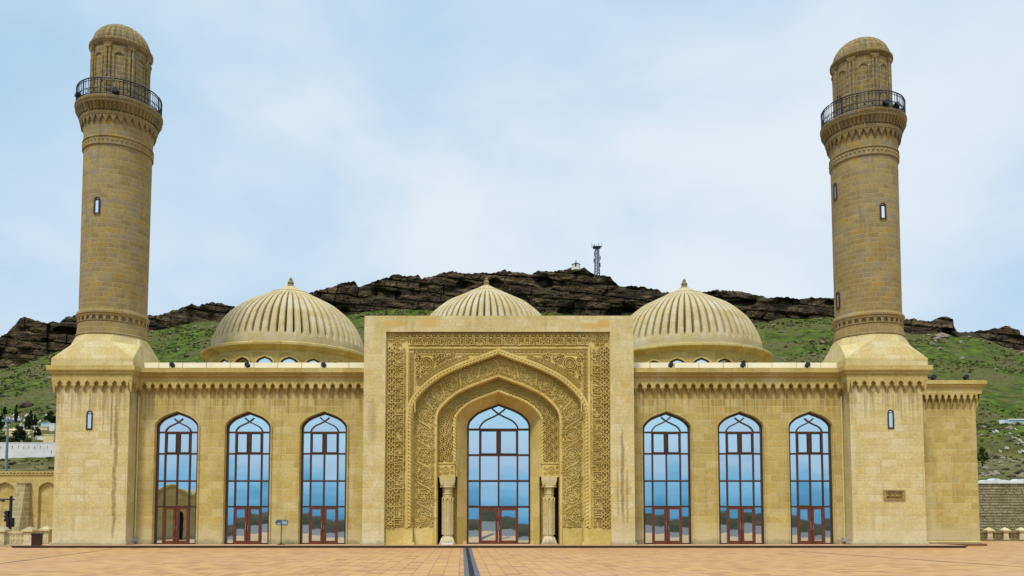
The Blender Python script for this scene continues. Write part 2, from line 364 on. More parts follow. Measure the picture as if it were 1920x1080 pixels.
# pointed arch: right foot -> apex -> left foot
_K = np.array([(1, -0.3), (1, -0.14), (0.993, 0.01), (0.968, 0.135), (0.905, 0.275), (0.78, 0.462), (0.637, 0.612), (0.417, 0.766), (0.202, 0.885), (0, 1.0), (-0.2, 1.115)])
def _cr(P_, sub):
    out = []
    for i in range(1, len(P_) - 2):
        p0, p1, p2, p3 = P_[i - 1:i + 3]
        for k in range(sub):
            q = k / sub
            out.append(0.5 * (2 * p1 + (p2 - p0) * q + (2 * p0 - 5 * p1 + 4 * p2 - p3) * q * q + (3 * p1 - p0 - 3 * p2 + p3) * q ** 3))
    out.append(P_[-2]); return np.array(out)
RISE = 0.667
def arch(cx, half, zap, zbot, sub=5, leg=2):
    c = _cr(_K, sub); sp = zap - RISE * half
    r = np.stack([c[:, 0] * half, sp + c[:, 1] * (zap - sp)], 1)
    lg = np.stack([np.full(leg, half), np.linspace(zbot, r[0, 1], leg, endpoint=False)], 1)
    hf = np.vstack([lg, r]); ot = hf[:-1][::-1] * np.array([-1, 1])
    a = np.vstack([hf, ot]); a[:, 0] += cx; return a
def at_y(A, y): return [(p[0], y, p[1]) for p in A]

# ------------------------------------------------------------------ mosque
mosque = empty('mosque', (0, 0, 0), 'large yellow limestone mosque with two tall minarets, carved portal and ribbed domes', 'mosque')
ZT = PZ(689.5, -0.75)                     # top of the cornice slab
Z_SL, Z_FA, Z_FR = ZT - 0.31, ZT - 0.50, ZT - 0.56
Z_NT = PZ(719, -0.35)                     # tip of the cornice niches
Z_NL = Z_NT - 0.30
Z_NB = Z_NT - 0.72
CORN = [(0.38, Z_NT + 0.028), (0.38, Z_FR), (0.50, Z_FR + 0.02), (0.54, Z_FA - 0.0), (0.54, Z_SL - 0.10), (0.60, Z_SL - 0.09), (0.62, Z_SL - 0.03), (0.74, Z_SL), (0.75, Z_SL + 0.02), (0.75, ZT), (0.3, ZT + 0.05)]
def niche_row(mb, o, d, length, nrm, z0=None, pitch=0.58, over=0.38, tail=1.0):
    """row of pointed stalactite niches under a cornice: o start on the wall plane, d along, nrm outward"""
    zt, zl, zb = (Z_NT, Z_NL, Z_NB) if z0 is None else z0
    n = max(1, round(length / pitch)); p = length / n
    o, d, nrm = np.array(o, float), np.array(d, float), np.array(nrm, float)
    zm = zl - (zl - zb) * 0.45
    prof = [(0.0, zt + 0.03), (0.075, zt - 0.05), (0.15, zt - 0.12), (0.16, zt - 0.2), (0.135, zl + 0.03), (0.14, zl), (0.205, zl - 0.05), (0.245, zl - 0.12), (0.262, zm), (0.27, (zm + zb) / 2), (0.276, zb)]
    prof = [(x * p / 0.58, z) for x, z in prof]
    def yf(z):
        if z >= zl: return over
        k = (zl - z) / (zl - zb); return over * (0.95 - 0.92 * k ** 1.7)
    def pt(x, out, z): q = o + d * x + nrm * out; return (q[0], q[1], z)
    for i in range(n):
        c = (i + 0.5) * p
        for sg in (1, -1):
            edge = [pt(c + sg * p / 2, yf(z), z) for x, z in prof]; inn = [pt(c + sg * x, yf(z), z) for x, z in prof]
            bk = [pt(c + sg * x, 0.01, z) for x, z in prof]
            mb.strip(inn, edge, sg > 0); mb.strip(bk, inn, sg > 0)
    # soffit behind the niche heads
    a, b_ = pt(0, over, zt + 0.06), pt(length, over, zt + 0.06); mb.quad(a, b_, pt(length, 0, zt + 0.06), pt(0, 0, zt + 0.06))

Y_T = -1.2                                # front of the two towers
def tower_x(pl, pr): return PX(pl, 1018, Y_T), PX(pr, 1018, Y_T)
LT, RT = tower_x(97, 235), tower_x(1600, 1738)
PXL, PXR = PX(680, 900, -1.5), PX(1190, 900, -1.5)
XC = PX(934.5, 900, 0.0)
# ---- wing walls with their windows
Y_G = 0.27
def window(name, cx, hw, zap, rows, y, zbot=0.0, big=False):
    """arched mirror-glass window over a glazed double door"""
    fr = MB(); t_ = 0.13 if not big else 0.15
    a0, a1 = arch(cx, hw, zap, zbot), arch(cx, hw - t_, zap - t_ * 1.2, zbot)
    y0, y1 = y - 0.09, y + 0.08
    fr.strip(at_y(a0, y0), at_y(a1, y0), True); fr.strip(at_y(a1, y0), at_y(a1, y1), True); fr.strip(at_y(a0, y1), at_y(a0, y0), True)
    zt, z2, z3, z4 = rows                                   # arch foot, below vents, mid, door head
    iw, bw_ = hw * 0.585, 0.10 if not big else 0.12
    for z in rows: fr.bar((cx - hw + t_, z), (cx + hw - t_, z), bw_ * 1.15, y0 + 0.004, y1 - 0.004)
    for x in (-iw, iw): fr.bar((cx + x, z4), (cx + x, zt), bw_, y0 + 0.008, y1 - 0.008)
    fr.bar((cx, z4), (cx, z2), bw_, y0 + 0.008, y1 - 0.008); fr.bar((cx, z2), (cx, zt), bw_ * 1.9, y0 + 0.008, y1 - 0.008)
    for x0, x1 in ((-iw, -bw_ * 0.5), (bw_ * 0.5, iw)):     # opening vents have a second sash
        for x in (x0 + bw_ * 0.6, x1 - bw_ * 0.6): fr.bar((cx + x, z2 + 0.05), (cx + x, zt - 0.05), 0.06, y0 - 0.02, y0 + 0.03)
        for z in (z2 + bw_ * 0.8, zt - bw_ * 0.8): fr.bar((cx + x0, z), (cx + x1, z), 0.06, y0 - 0.018, y0 + 0.028)
    tr = _cr(np.array([(-0.6, -0.2), (-0.605, 0), (-0.56, 0.13), (-0.43, 0.27), (-0.22, 0.375), (0, 0.49), (0.205, 0.655), (0.4, 0.85)]), 4)
    for sg in (1, -1):
        fr.polybar(np.stack([cx + sg * tr[:, 0] * hw, zt + tr[:, 1] * hw], 1)[::sg], bw_ * 0.85, y0 + 0.012 * (1 + sg * 0.3), y1 - 0.012)
    fr.bar((cx - hw + t_, zbot + 0.04), (cx + hw - t_, zbot + 0.04), 0.08, y0 - 0.006, y1)
    f = fr.build(name, M['brown'], mosque)
    gl = MB(); rg = random.Random(int(cx * 100)); g0 = arch(cx, hw - 0.02, zap - 0.03, zt); n = len(g0)
    def pane(pts):
        cx_, cz_ = sum(q[0] for q in pts) / len(pts), sum(q[1] for q in pts) / len(pts); ax, az = rg.gauss(0, 0.006), rg.gauss(0, 0.0042)
        gl.add([(q[0], y + (q[0] - cx_) * ax + (q[1] - cz_) * az, q[1]) for q in pts], [tuple(range(len(pts) - 1, -1, -1))])
    pane([tuple(q) for q in g0])
    zs_ = [zt, z2, z3, z4, zbot]; xs_ = [-hw + 0.02, -iw, 0.0, iw, hw - 0.02]
    for a_ in range(4):
        for b2 in range(4): pane([(cx + xs_[b2], zs_[a_ + 1]), (cx + xs_[b2 + 1], zs_[a_ + 1]), (cx + xs_[b2 + 1], zs_[a_]), (cx + xs_[b2], zs_[a_])])
    gl.build('glass_pane', M['glass'], f)
    dh = z4 - bw_ * 0.55; sw = 0.15 if not big else 0.19
    for sg in (-1, 1):
        lf = MB(); xi, xo = cx + sg * 0.02, cx + sg * (iw + bw_ * 0.5)
        ya, yb = y - 0.13, y + 0.05
        lf.bar((xi + sg * sw / 2, zbot + 0.02), (xi + sg * sw / 2, dh), sw, ya, yb); lf.bar((xo - sg * sw / 2, zbot + 0.02), (xo - sg * sw / 2, dh), sw, ya, yb)
        lf.bar((xi + sg * sw, dh - sw * 0.45), (xo - sg * sw, dh - sw * 0.45), sw * 0.9, ya + 0.003, yb - 0.003)
        lf.bar((xi + sg * sw, zbot + 0.12), (xo - sg * sw, zbot + 0.12), 0.2, ya + 0.003, yb - 0.003)
        lf.build('door_leaf', M['redwood'], f)
        hd = MB(); hx = xi + sg * 0.05; hy = ya - 0.05
        k = 0.5 if sg > 0 else 1.0
        hd.tube([(hx, hy, zbot + 0.95), (hx, hy, zbot + 0.95 + 0.55 * k)], 0.018, 6)
        for z in (zbot + 1.0, zbot + 0.9 + 0.55 * k): hd.tube([(hx, hy, z), (hx, ya + 0.01, z)], 0.012, 6)
        hd.build('door_handle', M['steel'], f)
    return f
ROWS = tuple(PZ(y, Y_G) for y in (811, 851, 902, 950))
ZAPW = PZ(769.5, 0.0)
def wing(x0, x1, wins, ztop):
    mb = MB(); E = 0.2
    edges = x0
    for (px, wpx) in wins:
        cx, hw = PX(px, 900, 0), wpx / 2 / 28.15
        A = arch(cx, hw, ZAPW, 0.0)
        mb.quad((edges, 0, 0), (cx - hw, 0, 0), (cx - hw, 0, ztop), (edges, 0, ztop))
        top = [(p[0], 0, ztop) for p in A]
        mb.strip(at_y(A, 0), top, False)
        # moulded surround and reveal, stepping into the wall
        st = [(0.0, 0.0), (0.0, -0.07), (0.03, -0.10), (0.075, -0.10), (0.10, -0.06), (0.11, 0.04), (0.135, 0.05), (0.14, Y_G + 0.06)]
        prev = None
        for off, y in st:
            B = at_y(arch(cx, hw - off, ZAPW - off * 0.72, 0.0), y)
            if prev is not None: mb.strip(B, prev, False)
            prev = B
        window('arched_window', cx, hw - 0.13, ZAPW - 0.09, ROWS, Y_G)
        edges = cx + hw
    mb.quad((edges, 0, 0), (x1, 0, 0), (x1, 0, ztop), (edges, 0, ztop))
    # low footing stones between the doors
    e = x0
    for (px, wpx) in list(wins) + [(None, None)]:
        if px is None: mb.box(e, x1, -0.06, 0.3, -0.02, 0.16)
        else:
            cx, hw = PX(px, 900, 0), wpx / 2 / 28.15
            mb.box(e, cx - hw - 0.02, -0.06, 0.3, -0.02, 0.16); e = cx + hw + 0.02
    return mb.build('wall', M['wall'], mosque)
LWIN = [(329.5, 87), (463.5, 91), (606, 94)]; RWIN = [(1251, 97), (1390, 92), (1521.5, 88)]
WL = (LT[1] - 0.3, PXL + 0.3); WR = (PXR - 0.3, RT[0] + 0.3)
for (x0, x1), wn in ((WL, LWIN), (WR, RWIN)):
    wing(x0, x1, wn, Z_FR)
    cm_ = MB(); cm_.rect_sweep(x0, x1, 0.0, 6.0, CORN)
    niche_row(cm_, (x0, 0), (1, 0), x1 - x0, (0, -1)); cm_.build('cornice', M['trim'], mosque)
    pr = MB(); n = max(1, round((x1 - x0) / 1.56)); p = (x1 - x0) / n
    zt = PZ(680, 0.15)
    for i in range(n): pr.box(x0 + i * p + 0.02, x0 + (i + 1) * p - 0.02, 0.1 + 0.004 * (i % 2), 0.35, ZT - 0.05, zt - 0.004 * (i % 3))
    pr.build('parapet', M['panel'], mosque)
bd = MB(); bd.box(LT[0] + 1, RT[1] - 0.3, 1.6, 40, -0.1, ZT - 0.12); bd.build('roof', M['trim'], mosque)

# ---- minaret towers
def ring_pts(r, z, n=64): return [(r * math.cos(2 * math.pi * k / n), r * math.sin(2 * math.pi * k / n), z) for k in range(n)]
def curved_window(cx_off, z0, z1, wd, r, parent, kind='window', r_loc=0.0):
    """small arched window laid on a cylinder of radius r (local coords)"""
    a0 = math.asin(max(-0.99, min(0.99, cx_off / r)))
    er, et = Vector((math.sin(a0), -math.cos(a0), 0)), Vector((math.cos(a0), math.sin(a0), 0))
    mb = MB(); n = 10
    def outline(h, zb, zt):
        pts = [(h, zb)] + [(h * math.cos(k * math.pi / n), zt - h + h * math.sin(k * math.pi / n)) for k in range(n + 1)] + [(-h, zb)]
        return pts
    def W(pts, dd): return [er * (r * math.cos(math.asin(min(0.9, abs(x) / r))) + dd) + et * x + Vector((0, 0, z)) for x, z in pts]
    o0, o1 = outline(wd / 2, z0, z1), outline(wd / 2 - 0.09, z0 + 0.1, z1 - 0.09)
    mb.strip(W(o0, 0.05), W(o1, 0.05)); mb.strip(W(o0, -0.1), W(o0, 0.05)); mb.strip(W(o1, 0.05), W(o1, -0.02))
    q0, q1 = W([(wd / 2, z0), (wd / 2 - 0.09, z0 + 0.1), (-wd / 2 + 0.09, z0 + 0.1), (-wd / 2, z0)], 0.05), None
    mb.add(q0, [(0, 1, 2, 3)])
    zz = z1 - wd * 0.42
    c = [(-wd / 2 + 0.08, zz - 0.04), (wd / 2 - 0.08, zz - 0.04), (wd / 2 - 0.08, zz + 0.04), (-wd / 2 + 0.08, zz + 0.04)]
    mb.add(W(c, 0.045), [(0, 1, 2, 3)])
    mb.cur = 1; g = W(o1, 0.0); mb.add(g, [tuple(range(len(g)))])
    return mb.build(kind, [M['brown'], M['glass']], parent)
def minaret(tx, dyt, wins, basewin, px_ring, extra):
    """square tower, broach, round shaft, corbelled balcony, lantern and ribbed cap. dyt = pixel drop of its upper rings"""
    cx, cy = (tx[0] + tx[1]) / 2, Y_T + (tx[1] - tx[0]) / 2
    hw = (tx[1] - tx[0]) / 2
    L = Vector((cx, cy, 0)); Z = lambda py: PZ(py, cy)
    zR = Z(dyt['ring']); zL = Z(dyt['lip']); zB = Z(dyt['band']); zC = Z(dyt['cap']); zTop = Z(dyt['top'])
    tb = MB(); tb.rect_sweep(-hw, hw, -hw, hw, [(0.10, -0.05), (0.10, 0.14), (0.0, 0.20), (0, Z_FR)])
    mn = tb.build('minaret', M['tower_stained'] if cx < 0 else M['tower'], mosque, loc=L)
    cb = MB(); cb.rect_sweep(-hw, hw, -hw, hw, [(q_[0] * 0.66, q_[1]) for q_ in CORN])
    niche_row(cb, (-hw, -hw), (1, 0), 2 * hw, (0, -1), over=0.25); niche_row(cb, (hw, -hw), (0, 1), 2 * hw, (1, 0), over=0.25); niche_row(cb, (-hw, hw), (0, -1), 2 * hw, (-1, 0), over=0.25)
    for sx in (-1, 1):    # corner pendants
        x = sx * (hw + 0.12); cb.frust(x, -hw - 0.12, Z_NB, Z_NT + 0.02, 0.03, 0.03, 0.125, 0.125)
    cb.build('cornice', M['trim'], mn)
    # broach: square to octagon to circle
    br = MB(); zb0, zb1, zb2, zb3 = ZT + 0.05, PZ(671.5, Y_T - 0.3), PZ(638, Y_T - 0.2), PZ(624, cy - 2.29)
    s0 = hw + 0.28; ri = hw - 0.02; k = ri * math.tan(R(22.5))
    br.rect_sweep(-s0, s0, -s0, s0, [(0, zb0 - 0.1), (0, zb1)])
    oc = [(k, -ri), (ri, -k), (ri, k), (k, ri), (-k, ri), (-ri, k), (-ri, -k), (-k, -ri)]
    sq = [(s0, -s0), (s0, s0), (-s0, s0), (-s0, -s0)]
    V = [(x, y, zb1) for x, y in sq] + [(x, y, zb2) for x, y in oc]
    Fs = []
    for i in range(4):
        Fs.append((i, 4 + 2 * i + 1, 4 + 2 * i))                       # corner triangle
        j = (i + 1) % 4; Fs.append((i, j, 4 + 2 * j, 4 + 2 * i + 1))   # side trapezoid
    br.add(V, Fs)
    n = 64; ocr = []
    for a in range(n):                                                  # octagon resampled to blend into the circle
        th = 2 * math.pi * a / n; m_ = (th + R(22.5)) % R(45) - R(22.5); ocr.append((ri / math.cos(m_) * math.cos(th), ri / math.cos(m_) * math.sin(th), zb2))
    cir = ring_pts(2.25, zb3, n)
    br.strip(ocr + ocr[:1], cir + cir[:1])
    ob = br.build('broach', M['broach'], mn)
    # shaft with its arcaded ring
    sh = MB(); r = 2.14
    sh.lathe([(2.29, zb3 - 0.02), (2.32, zb3 + 0.03), (2.29, zb3 + 0.10), (2.24, zb3 + 0.12), (2.17, zR - 0.42)], n, cap=False)
    sh.lathe([(2.20, zR - 0.16), (2.25, zR - 0.10), (2.25, zR), (2.31, zR + 0.05), (2.31, zR + 0.16), (2.23, zR + 0.24), (2.20, zR + 0.32), (r, zR + 0.36), (r + 0.03, zB - 0.36)], n, cap=False)
    na = 30                                                             # little round-headed niches of the ring
    for i in range(na):
        a0 = 2 * math.pi * i / na; da = 2 * math.pi / na
        def cp(rr, aa, z): return (rr * math.cos(aa), rr * math.sin(aa), z)
        pr_ = [(0.30, zR - 0.44), (0.30, zR - 0.28), (0.27, zR - 0.22), (0.18, zR - 0.17), (0.0, zR - 0.145)]
        for sg in (1, -1):
            inn = [cp(2.21, a0 + sg * x * da, z) for x, z in pr_]; edg = [cp(2.21, a0 + sg * 0.5 * da, z) for x, z in pr_]; bk = [cp(2.10, a0 + sg * x * da, z) for x, z in pr_]
            sh.strip(inn, edg, sg < 0); sh.strip(bk, inn, sg < 0)
        sh.quad(*[cp(2.21, a0 + q * da, z) for q, z in ((-0.5, zR - 0.145), (0.5, zR - 0.145), (0.5, zR - 0.09), (-0.5, zR - 0.09))])
    sh.lathe([(2.10, zR - 0.46), (2.10, zR - 0.1)], n, cap=False); sh.lathe([(2.23, zR - 0.43), (2.23, zR - 0.47), (2.15, zR - 0.5)], n, cap=False)
    # carved band under the balcony
    sh.lathe([(r, zB - 0.36), (2.26, zB - 0.34), (2.26, zB - 0.24), (2.20, zB - 0.23), (2.20, zB + 0.17), (2.26, zB + 0.18), (2.26, zB + 0.28), (2.18, zB + 0.30), (2.20, zB + 0.75), (2.28, zB + 1.45), (2.34, zB + 1.75)], n, cap=False)
    for i in range(48):
        a0 = 2 * math.pi * i / 48; e = Vector((math.cos(a0), math.sin(a0), 0)); t_ = Vector((-math.sin(a0), math.cos(a0), 0)); c = e * 2.235 + Vector((0, 0, zB - 0.03))
        w_, h_ = 0.11, 0.15
        sh.add([c + t_ * w_ - e * 0.04, c + Vector((0, 0, h_)) - e * 0.04, c - t_ * w_ - e * 0.04, c - Vector((0, 0, h_)) - e * 0.04, c + e * 0.06], [(0, 1, 4), (1, 2, 4), (2, 3, 4), (3, 0, 4)])
    sh.build('shaft', M['shaft'], mn, smooth=35)
    # balcony corbel with a zigzag of stalactites and a reeded cavetto
    bl = MB(); z0 = zL - 1.75; nt = 32
    top = [(2.371, z0 + 0.62), (2.462, z0 + 0.64), (2.498, z0 + 0.74), (2.498, z0 + 0.82), (2.444, z0 + 0.85), (2.444, z0 + 0.93)]
    bl.lathe(top, 68, cap=False)
    for i in range(nt):
        a0 = 2 * math.pi * (i + 0.5) / nt; da = math.pi / nt
        def cp(rr, aa, z): return (rr * math.cos(aa), rr * math.sin(aa), z)
        A, B_, C = cp(2.444, a0 - da, z0 + 0.62), cp(2.444, a0 + da, z0 + 0.62), cp(2.36, a0, z0 + 0.16)
        Cm1, Cm2 = cp(2.407, a0 - da * 0.5, z0 + 0.40), cp(2.407, a0 + da * 0.5, z0 + 0.40)
        bl.add([A, B_, Cm2, C, Cm1], [(0, 4, 3, 2, 1)])
        Ab, Bb, Cb = cp(2.172, a0 - da, z0 + 0.62), cp(2.172, a0 + da, z0 + 0.62), cp(2.154, a0, z0 + 0.18)
        bl.add([A, Cm1, C, Cb, Ab, Bb, Cm2, B_], [(0, 4, 3, 2, 1), (7, 6, 2, 3, 5)])
    def reed(r_, z, a): return r_ + (0.09 if math.sin(60 * a + 0.3) > -0.2 else 0.0)
    bl.lathe([(2.444, z0 + 0.93), (2.480, z0 + 1.0), (2.552, z0 + 1.18), (2.643, z0 + 1.34), (2.679, z0 + 1.40)], 600, cap=False, mod=reed)
    bl.lathe([(2.652, z0 + 1.38), (2.733, z0 + 1.40), (2.751, z0 + 1.47), (2.706, z0 + 1.52), (2.769, z0 + 1.58), (2.806, z0 + 1.68), (2.806, z0 + 1.80), (2.733, z0 + 1.85), (2.0, z0 + 1.86)], 72, cap=False)
    zf = z0 + 1.86
    bl.build('balcony', M['balcony'], mn, smooth=30)
    # iron railing
    rl = MB(); rr = 2.697; nb = 72; hR = 1.12
    for z, q in ((zf + 0.08, 0.032), (zf + hR * 0.40, 0.026), (zf + hR * 0.86, 0.026), (zf + hR, 0.045)):
        pts = ring_pts(rr, z, 72); rl.tube(pts + pts[:1], q, 5, cap=False)
    for i in range(nb):
        a = 2 * math.pi * i / nb; x, y = rr * math.cos(a), rr * math.sin(a)
        big = i % 6 == 0
        rl.tube([(x, y, zf - 0.02), (x, y, zf + hR)], 0.045 if big else 0.022, 5)
        if i % 6 in (2, 4):
            a1, a2 = a + math.pi / nb * 1.6, a - math.pi / nb * 1.6
            for s_, e_ in ((a1, a2), (a2, a1)): rl.tube([(rr * math.cos(s_), rr * math.sin(s_), zf + 0.1), (rr * math.cos(e_), rr * math.sin(e_), zf + hR * 0.4)], 0.02, 4)
    rl.build('balcony_railing', M['iron'], mn, smooth=60)
    # lantern with paired colonnettes and blind niches
    ln = MB(); rl_ = 1.84
    ln.lathe([(rl_ + 0.1, zf - 0.1), (rl_ + 0.1, zf + 0.25), (rl_, zf + 0.3), (rl_, zC + 0.05)], 64, cap=False)
    for i in range(8):
        am = extra['rot'] + 2 * math.pi * i / 8
        for da in (-0.062, 0.062):
            a = am + da; x, y = (rl_ + 0.05) * math.cos(a), (rl_ + 0.05) * math.sin(a)
            ln.tube([(x, y, zf + 0.2), (x, y, zC - 0.42)], 0.095, 8)
        e = Vector((math.cos(am), math.sin(am), 0)); t_ = Vector((-e.y, e.x, 0))
        def cv(a_, o_, z): return e * o_ + t_ * a_ + Vector((0, 0, z))
        for (w0, w1, za, zb_) in ((0.17, 0.27, zC - 0.44, zC - 0.24), (0.27, 0.27, zC - 0.24, zC - 0.12)):
            o1 = rl_ + 0.14
            ln.add([cv(-w0, o1, za), cv(w0, o1, za), cv(w1, o1 + 0.04, zb_), cv(-w1, o1 + 0.04, zb_), cv(-w0, 1.75, za), cv(w0, 1.75, za), cv(w1, 1.75, zb_), cv(-w1, 1.75, zb_)],
                   [(0, 1, 2, 3), (4, 0, 3, 7), (1, 5, 6, 2), (4, 5, 1, 0), (3, 2, 6, 7)])
        an = am + math.pi / 8                                          # niche frame between pairs
        en = Vector((math.cos(an), math.sin(an), 0)); tn = Vector((-en.y, en.x, 0))
        h_ = 0.33; zt_ = zC - 0.72; zb_ = zf + 0.9 + 0.5
        ol = [(h_, zb_), (h_, zt_ - h_ * 0.8)] + [(h_ * math.cos(k_ * math.pi / 8), zt_ - h_ * 0.8 + h_ * 0.8 * math.sin(k_ * math.pi / 8)) for k_ in range(1, 8)] + [(-h_, zt_ - h_ * 0.8), (-h_, zb_)]
        ln.tube([en * (math.sqrt(rl_ ** 2 - x * x) + 0.015) + tn * x + Vector((0, 0, z)) for x, z in ol], 0.07, 6)
    ln.build('lantern', M['lantern'], mn, smooth=40)
    # cap: moulded eave and gadrooned half dome
    cp_ = MB()
    cp_.lathe([(1.83, zC - 0.12), (1.92, zC - 0.1), (1.94, zC - 0.02), (2.01, zC + 0.02), (2.06, zC + 0.10), (2.06, zC + 0.22), (1.98, zC + 0.30), (1.88, zC + 0.32)], 72, cap=False)
    Hc = zTop - zC - 0.38
    def gad(r_, z, a): return r_ * (1 - 0.09 * (1 - abs(math.sin(14 * a)) ** 0.5) * min(1, (zTop - 0.05 - z) * 1.2))
    cp_.lathe([(1.90 * math.cos(q) , zC + 0.3 + Hc * math.sin(q)) for q in np.linspace(0, R(87), 16)], 192, mod=gad)
    cp_.lathe([(0.16, zTop - 0.12), (0.2, zTop), (0.1, zTop + 0.08), (0.11, zTop + 0.14), (0.02, zTop + 0.26)], 12)
    cp_.build('cap_dome', M['lantern'], mn, smooth=40)
    for (px, y0, y1, wpx) in wins:                                      # shaft windows at their heights and bearings
        zz0, zz1 = PZ(y1, cy - 2), PZ(y0, cy - 2)
        zm = (y0 + y1) / 2
        depth = (cy - CAM.y); off = PX(px, zm, cy - 1.8) - cx
        curved_window(off, zz0, zz1, wpx / 27.4, r + 0.05, mn)
    if basewin:
        px, y0, y1, wpx = basewin
        x = PX(px, (y0 + y1) / 2, Y_T) - cx; mbw = MB(); h_ = wpx / 2 / 28.8; zz0, zz1 = PZ(y1, Y_T), PZ(y0, Y_T)
        def ol(h, a, b_): return [(x + h, a)] + [(x + h * math.cos(k_ * math.pi / 10), b_ - h + h * math.sin(k_ * math.pi / 10)) for k_ in range(11)] + [(x - h, a)]
        o0, o1 = ol(h_, zz0, zz1), ol(h_ - 0.09, zz0 + 0.1, zz1 - 0.09)
        yy = -hw - 0.04
        mbw.strip([(a, yy, b_) for a, b_ in o0], [(a, yy, b_) for a, b_ in o1], True); mbw.strip([(a, yy + 0.2, b_) for a, b_ in o0], [(a, yy, b_) for a, b_ in o0], True)
        mbw.strip([(a, yy, b_) for a, b_ in o1], [(a, yy + 0.03, b_) for a, b_ in o1], True)
        mbw.quad((x - h_, yy, zz0), (x + h_, yy, zz0), (x + h_ - 0.09, yy, zz0 + 0.1), (x - h_ + 0.09, yy, zz0 + 0.1))
        mbw.box(x - h_ + 0.08, x + h_ - 0.08, yy + 0.004, yy + 0.03, zz1 - h_ * 1.0 - 0.03, zz1 - h_ * 1.0 + 0.03)
        mbw.cur = 1; mbw.add([(a, yy + 0.025, b_) for a, b_ in o1], [tuple(range(len(o1) - 1, -1, -1))])
        mbw.build('window', [M['brown'], M['glass']], mn)
    if extra.get('door'):
        px, y0, y1, wpx = extra['door']
        off = PX(px, (y0 + y1) / 2, cy - 1.5) - cx
        curved_window(off, zf + 0.02, PZ(y0, cy - 1.5), 0.95, rl_ + 0.02, mn, 'balcony_door')
    return mn, L, zf
MNL = minaret(LT, dict(ring=601, lip=215, band=286, cap=105, top=52), [(187, 371, 403, 12)], (168, 770, 806, 12), None, dict(rot=R(-90) + 0.0))
MNR = minaret(RT, dict(ring=605, lip=239, band=305, cap=126, top=76), [(1566, 324, 357, 11), (1651, 382, 413, 12), (1574, 534, 568, 11)], (1670, 768, 804, 12), None, dict(rot=R(-87), door=(1568, 163, 205, 14)))

# ---- annexe at the right
AY = 1.5; ax1 = PX(1838, 1018, AY); ax0 = RT[1] - 1.5
azt = PZ(713, AY - 0.5)
an = MB(); an.rect_sweep(ax0, ax1, AY, 26, [(0.08, -0.05), (0.08, 0.10), (0, 0.16), (0, azt - 0.5)]); anx = an.build('annexe', M['wall'], mosque)
an = MB(); zn = PZ(739, AY - 0.3)
an.rect_sweep(ax0, ax1, AY, 26, [(0.3, zn + 0.02), (0.3, azt - 0.50), (0.40, azt - 0.42), (0.45, azt - 0.30), (0.52, azt - 0.27), (0.55, azt - 0.25), (0.55, azt), (0.2, azt + 0.04)])
niche_row(an, (ax0, AY), (1, 0), ax1 - ax0, (0, -1), (zn, zn - 0.28, zn - 1.05), 0.44, 0.3); niche_row(an, (ax1, AY), (0, 1), 24, (1, 0), (zn, zn - 0.28, zn - 1.05), 0.44, 0.3)
an.build('cornice', M['trim'], anx)
an = MB(); an.box(ax0, PX(1848, 1022, AY - 0.3), AY - 0.5, 20, -0.17, -0.004); an.build('plinth', plain('brown_plinth', (0.16, 0.07, 0.025), 0.8), anx)

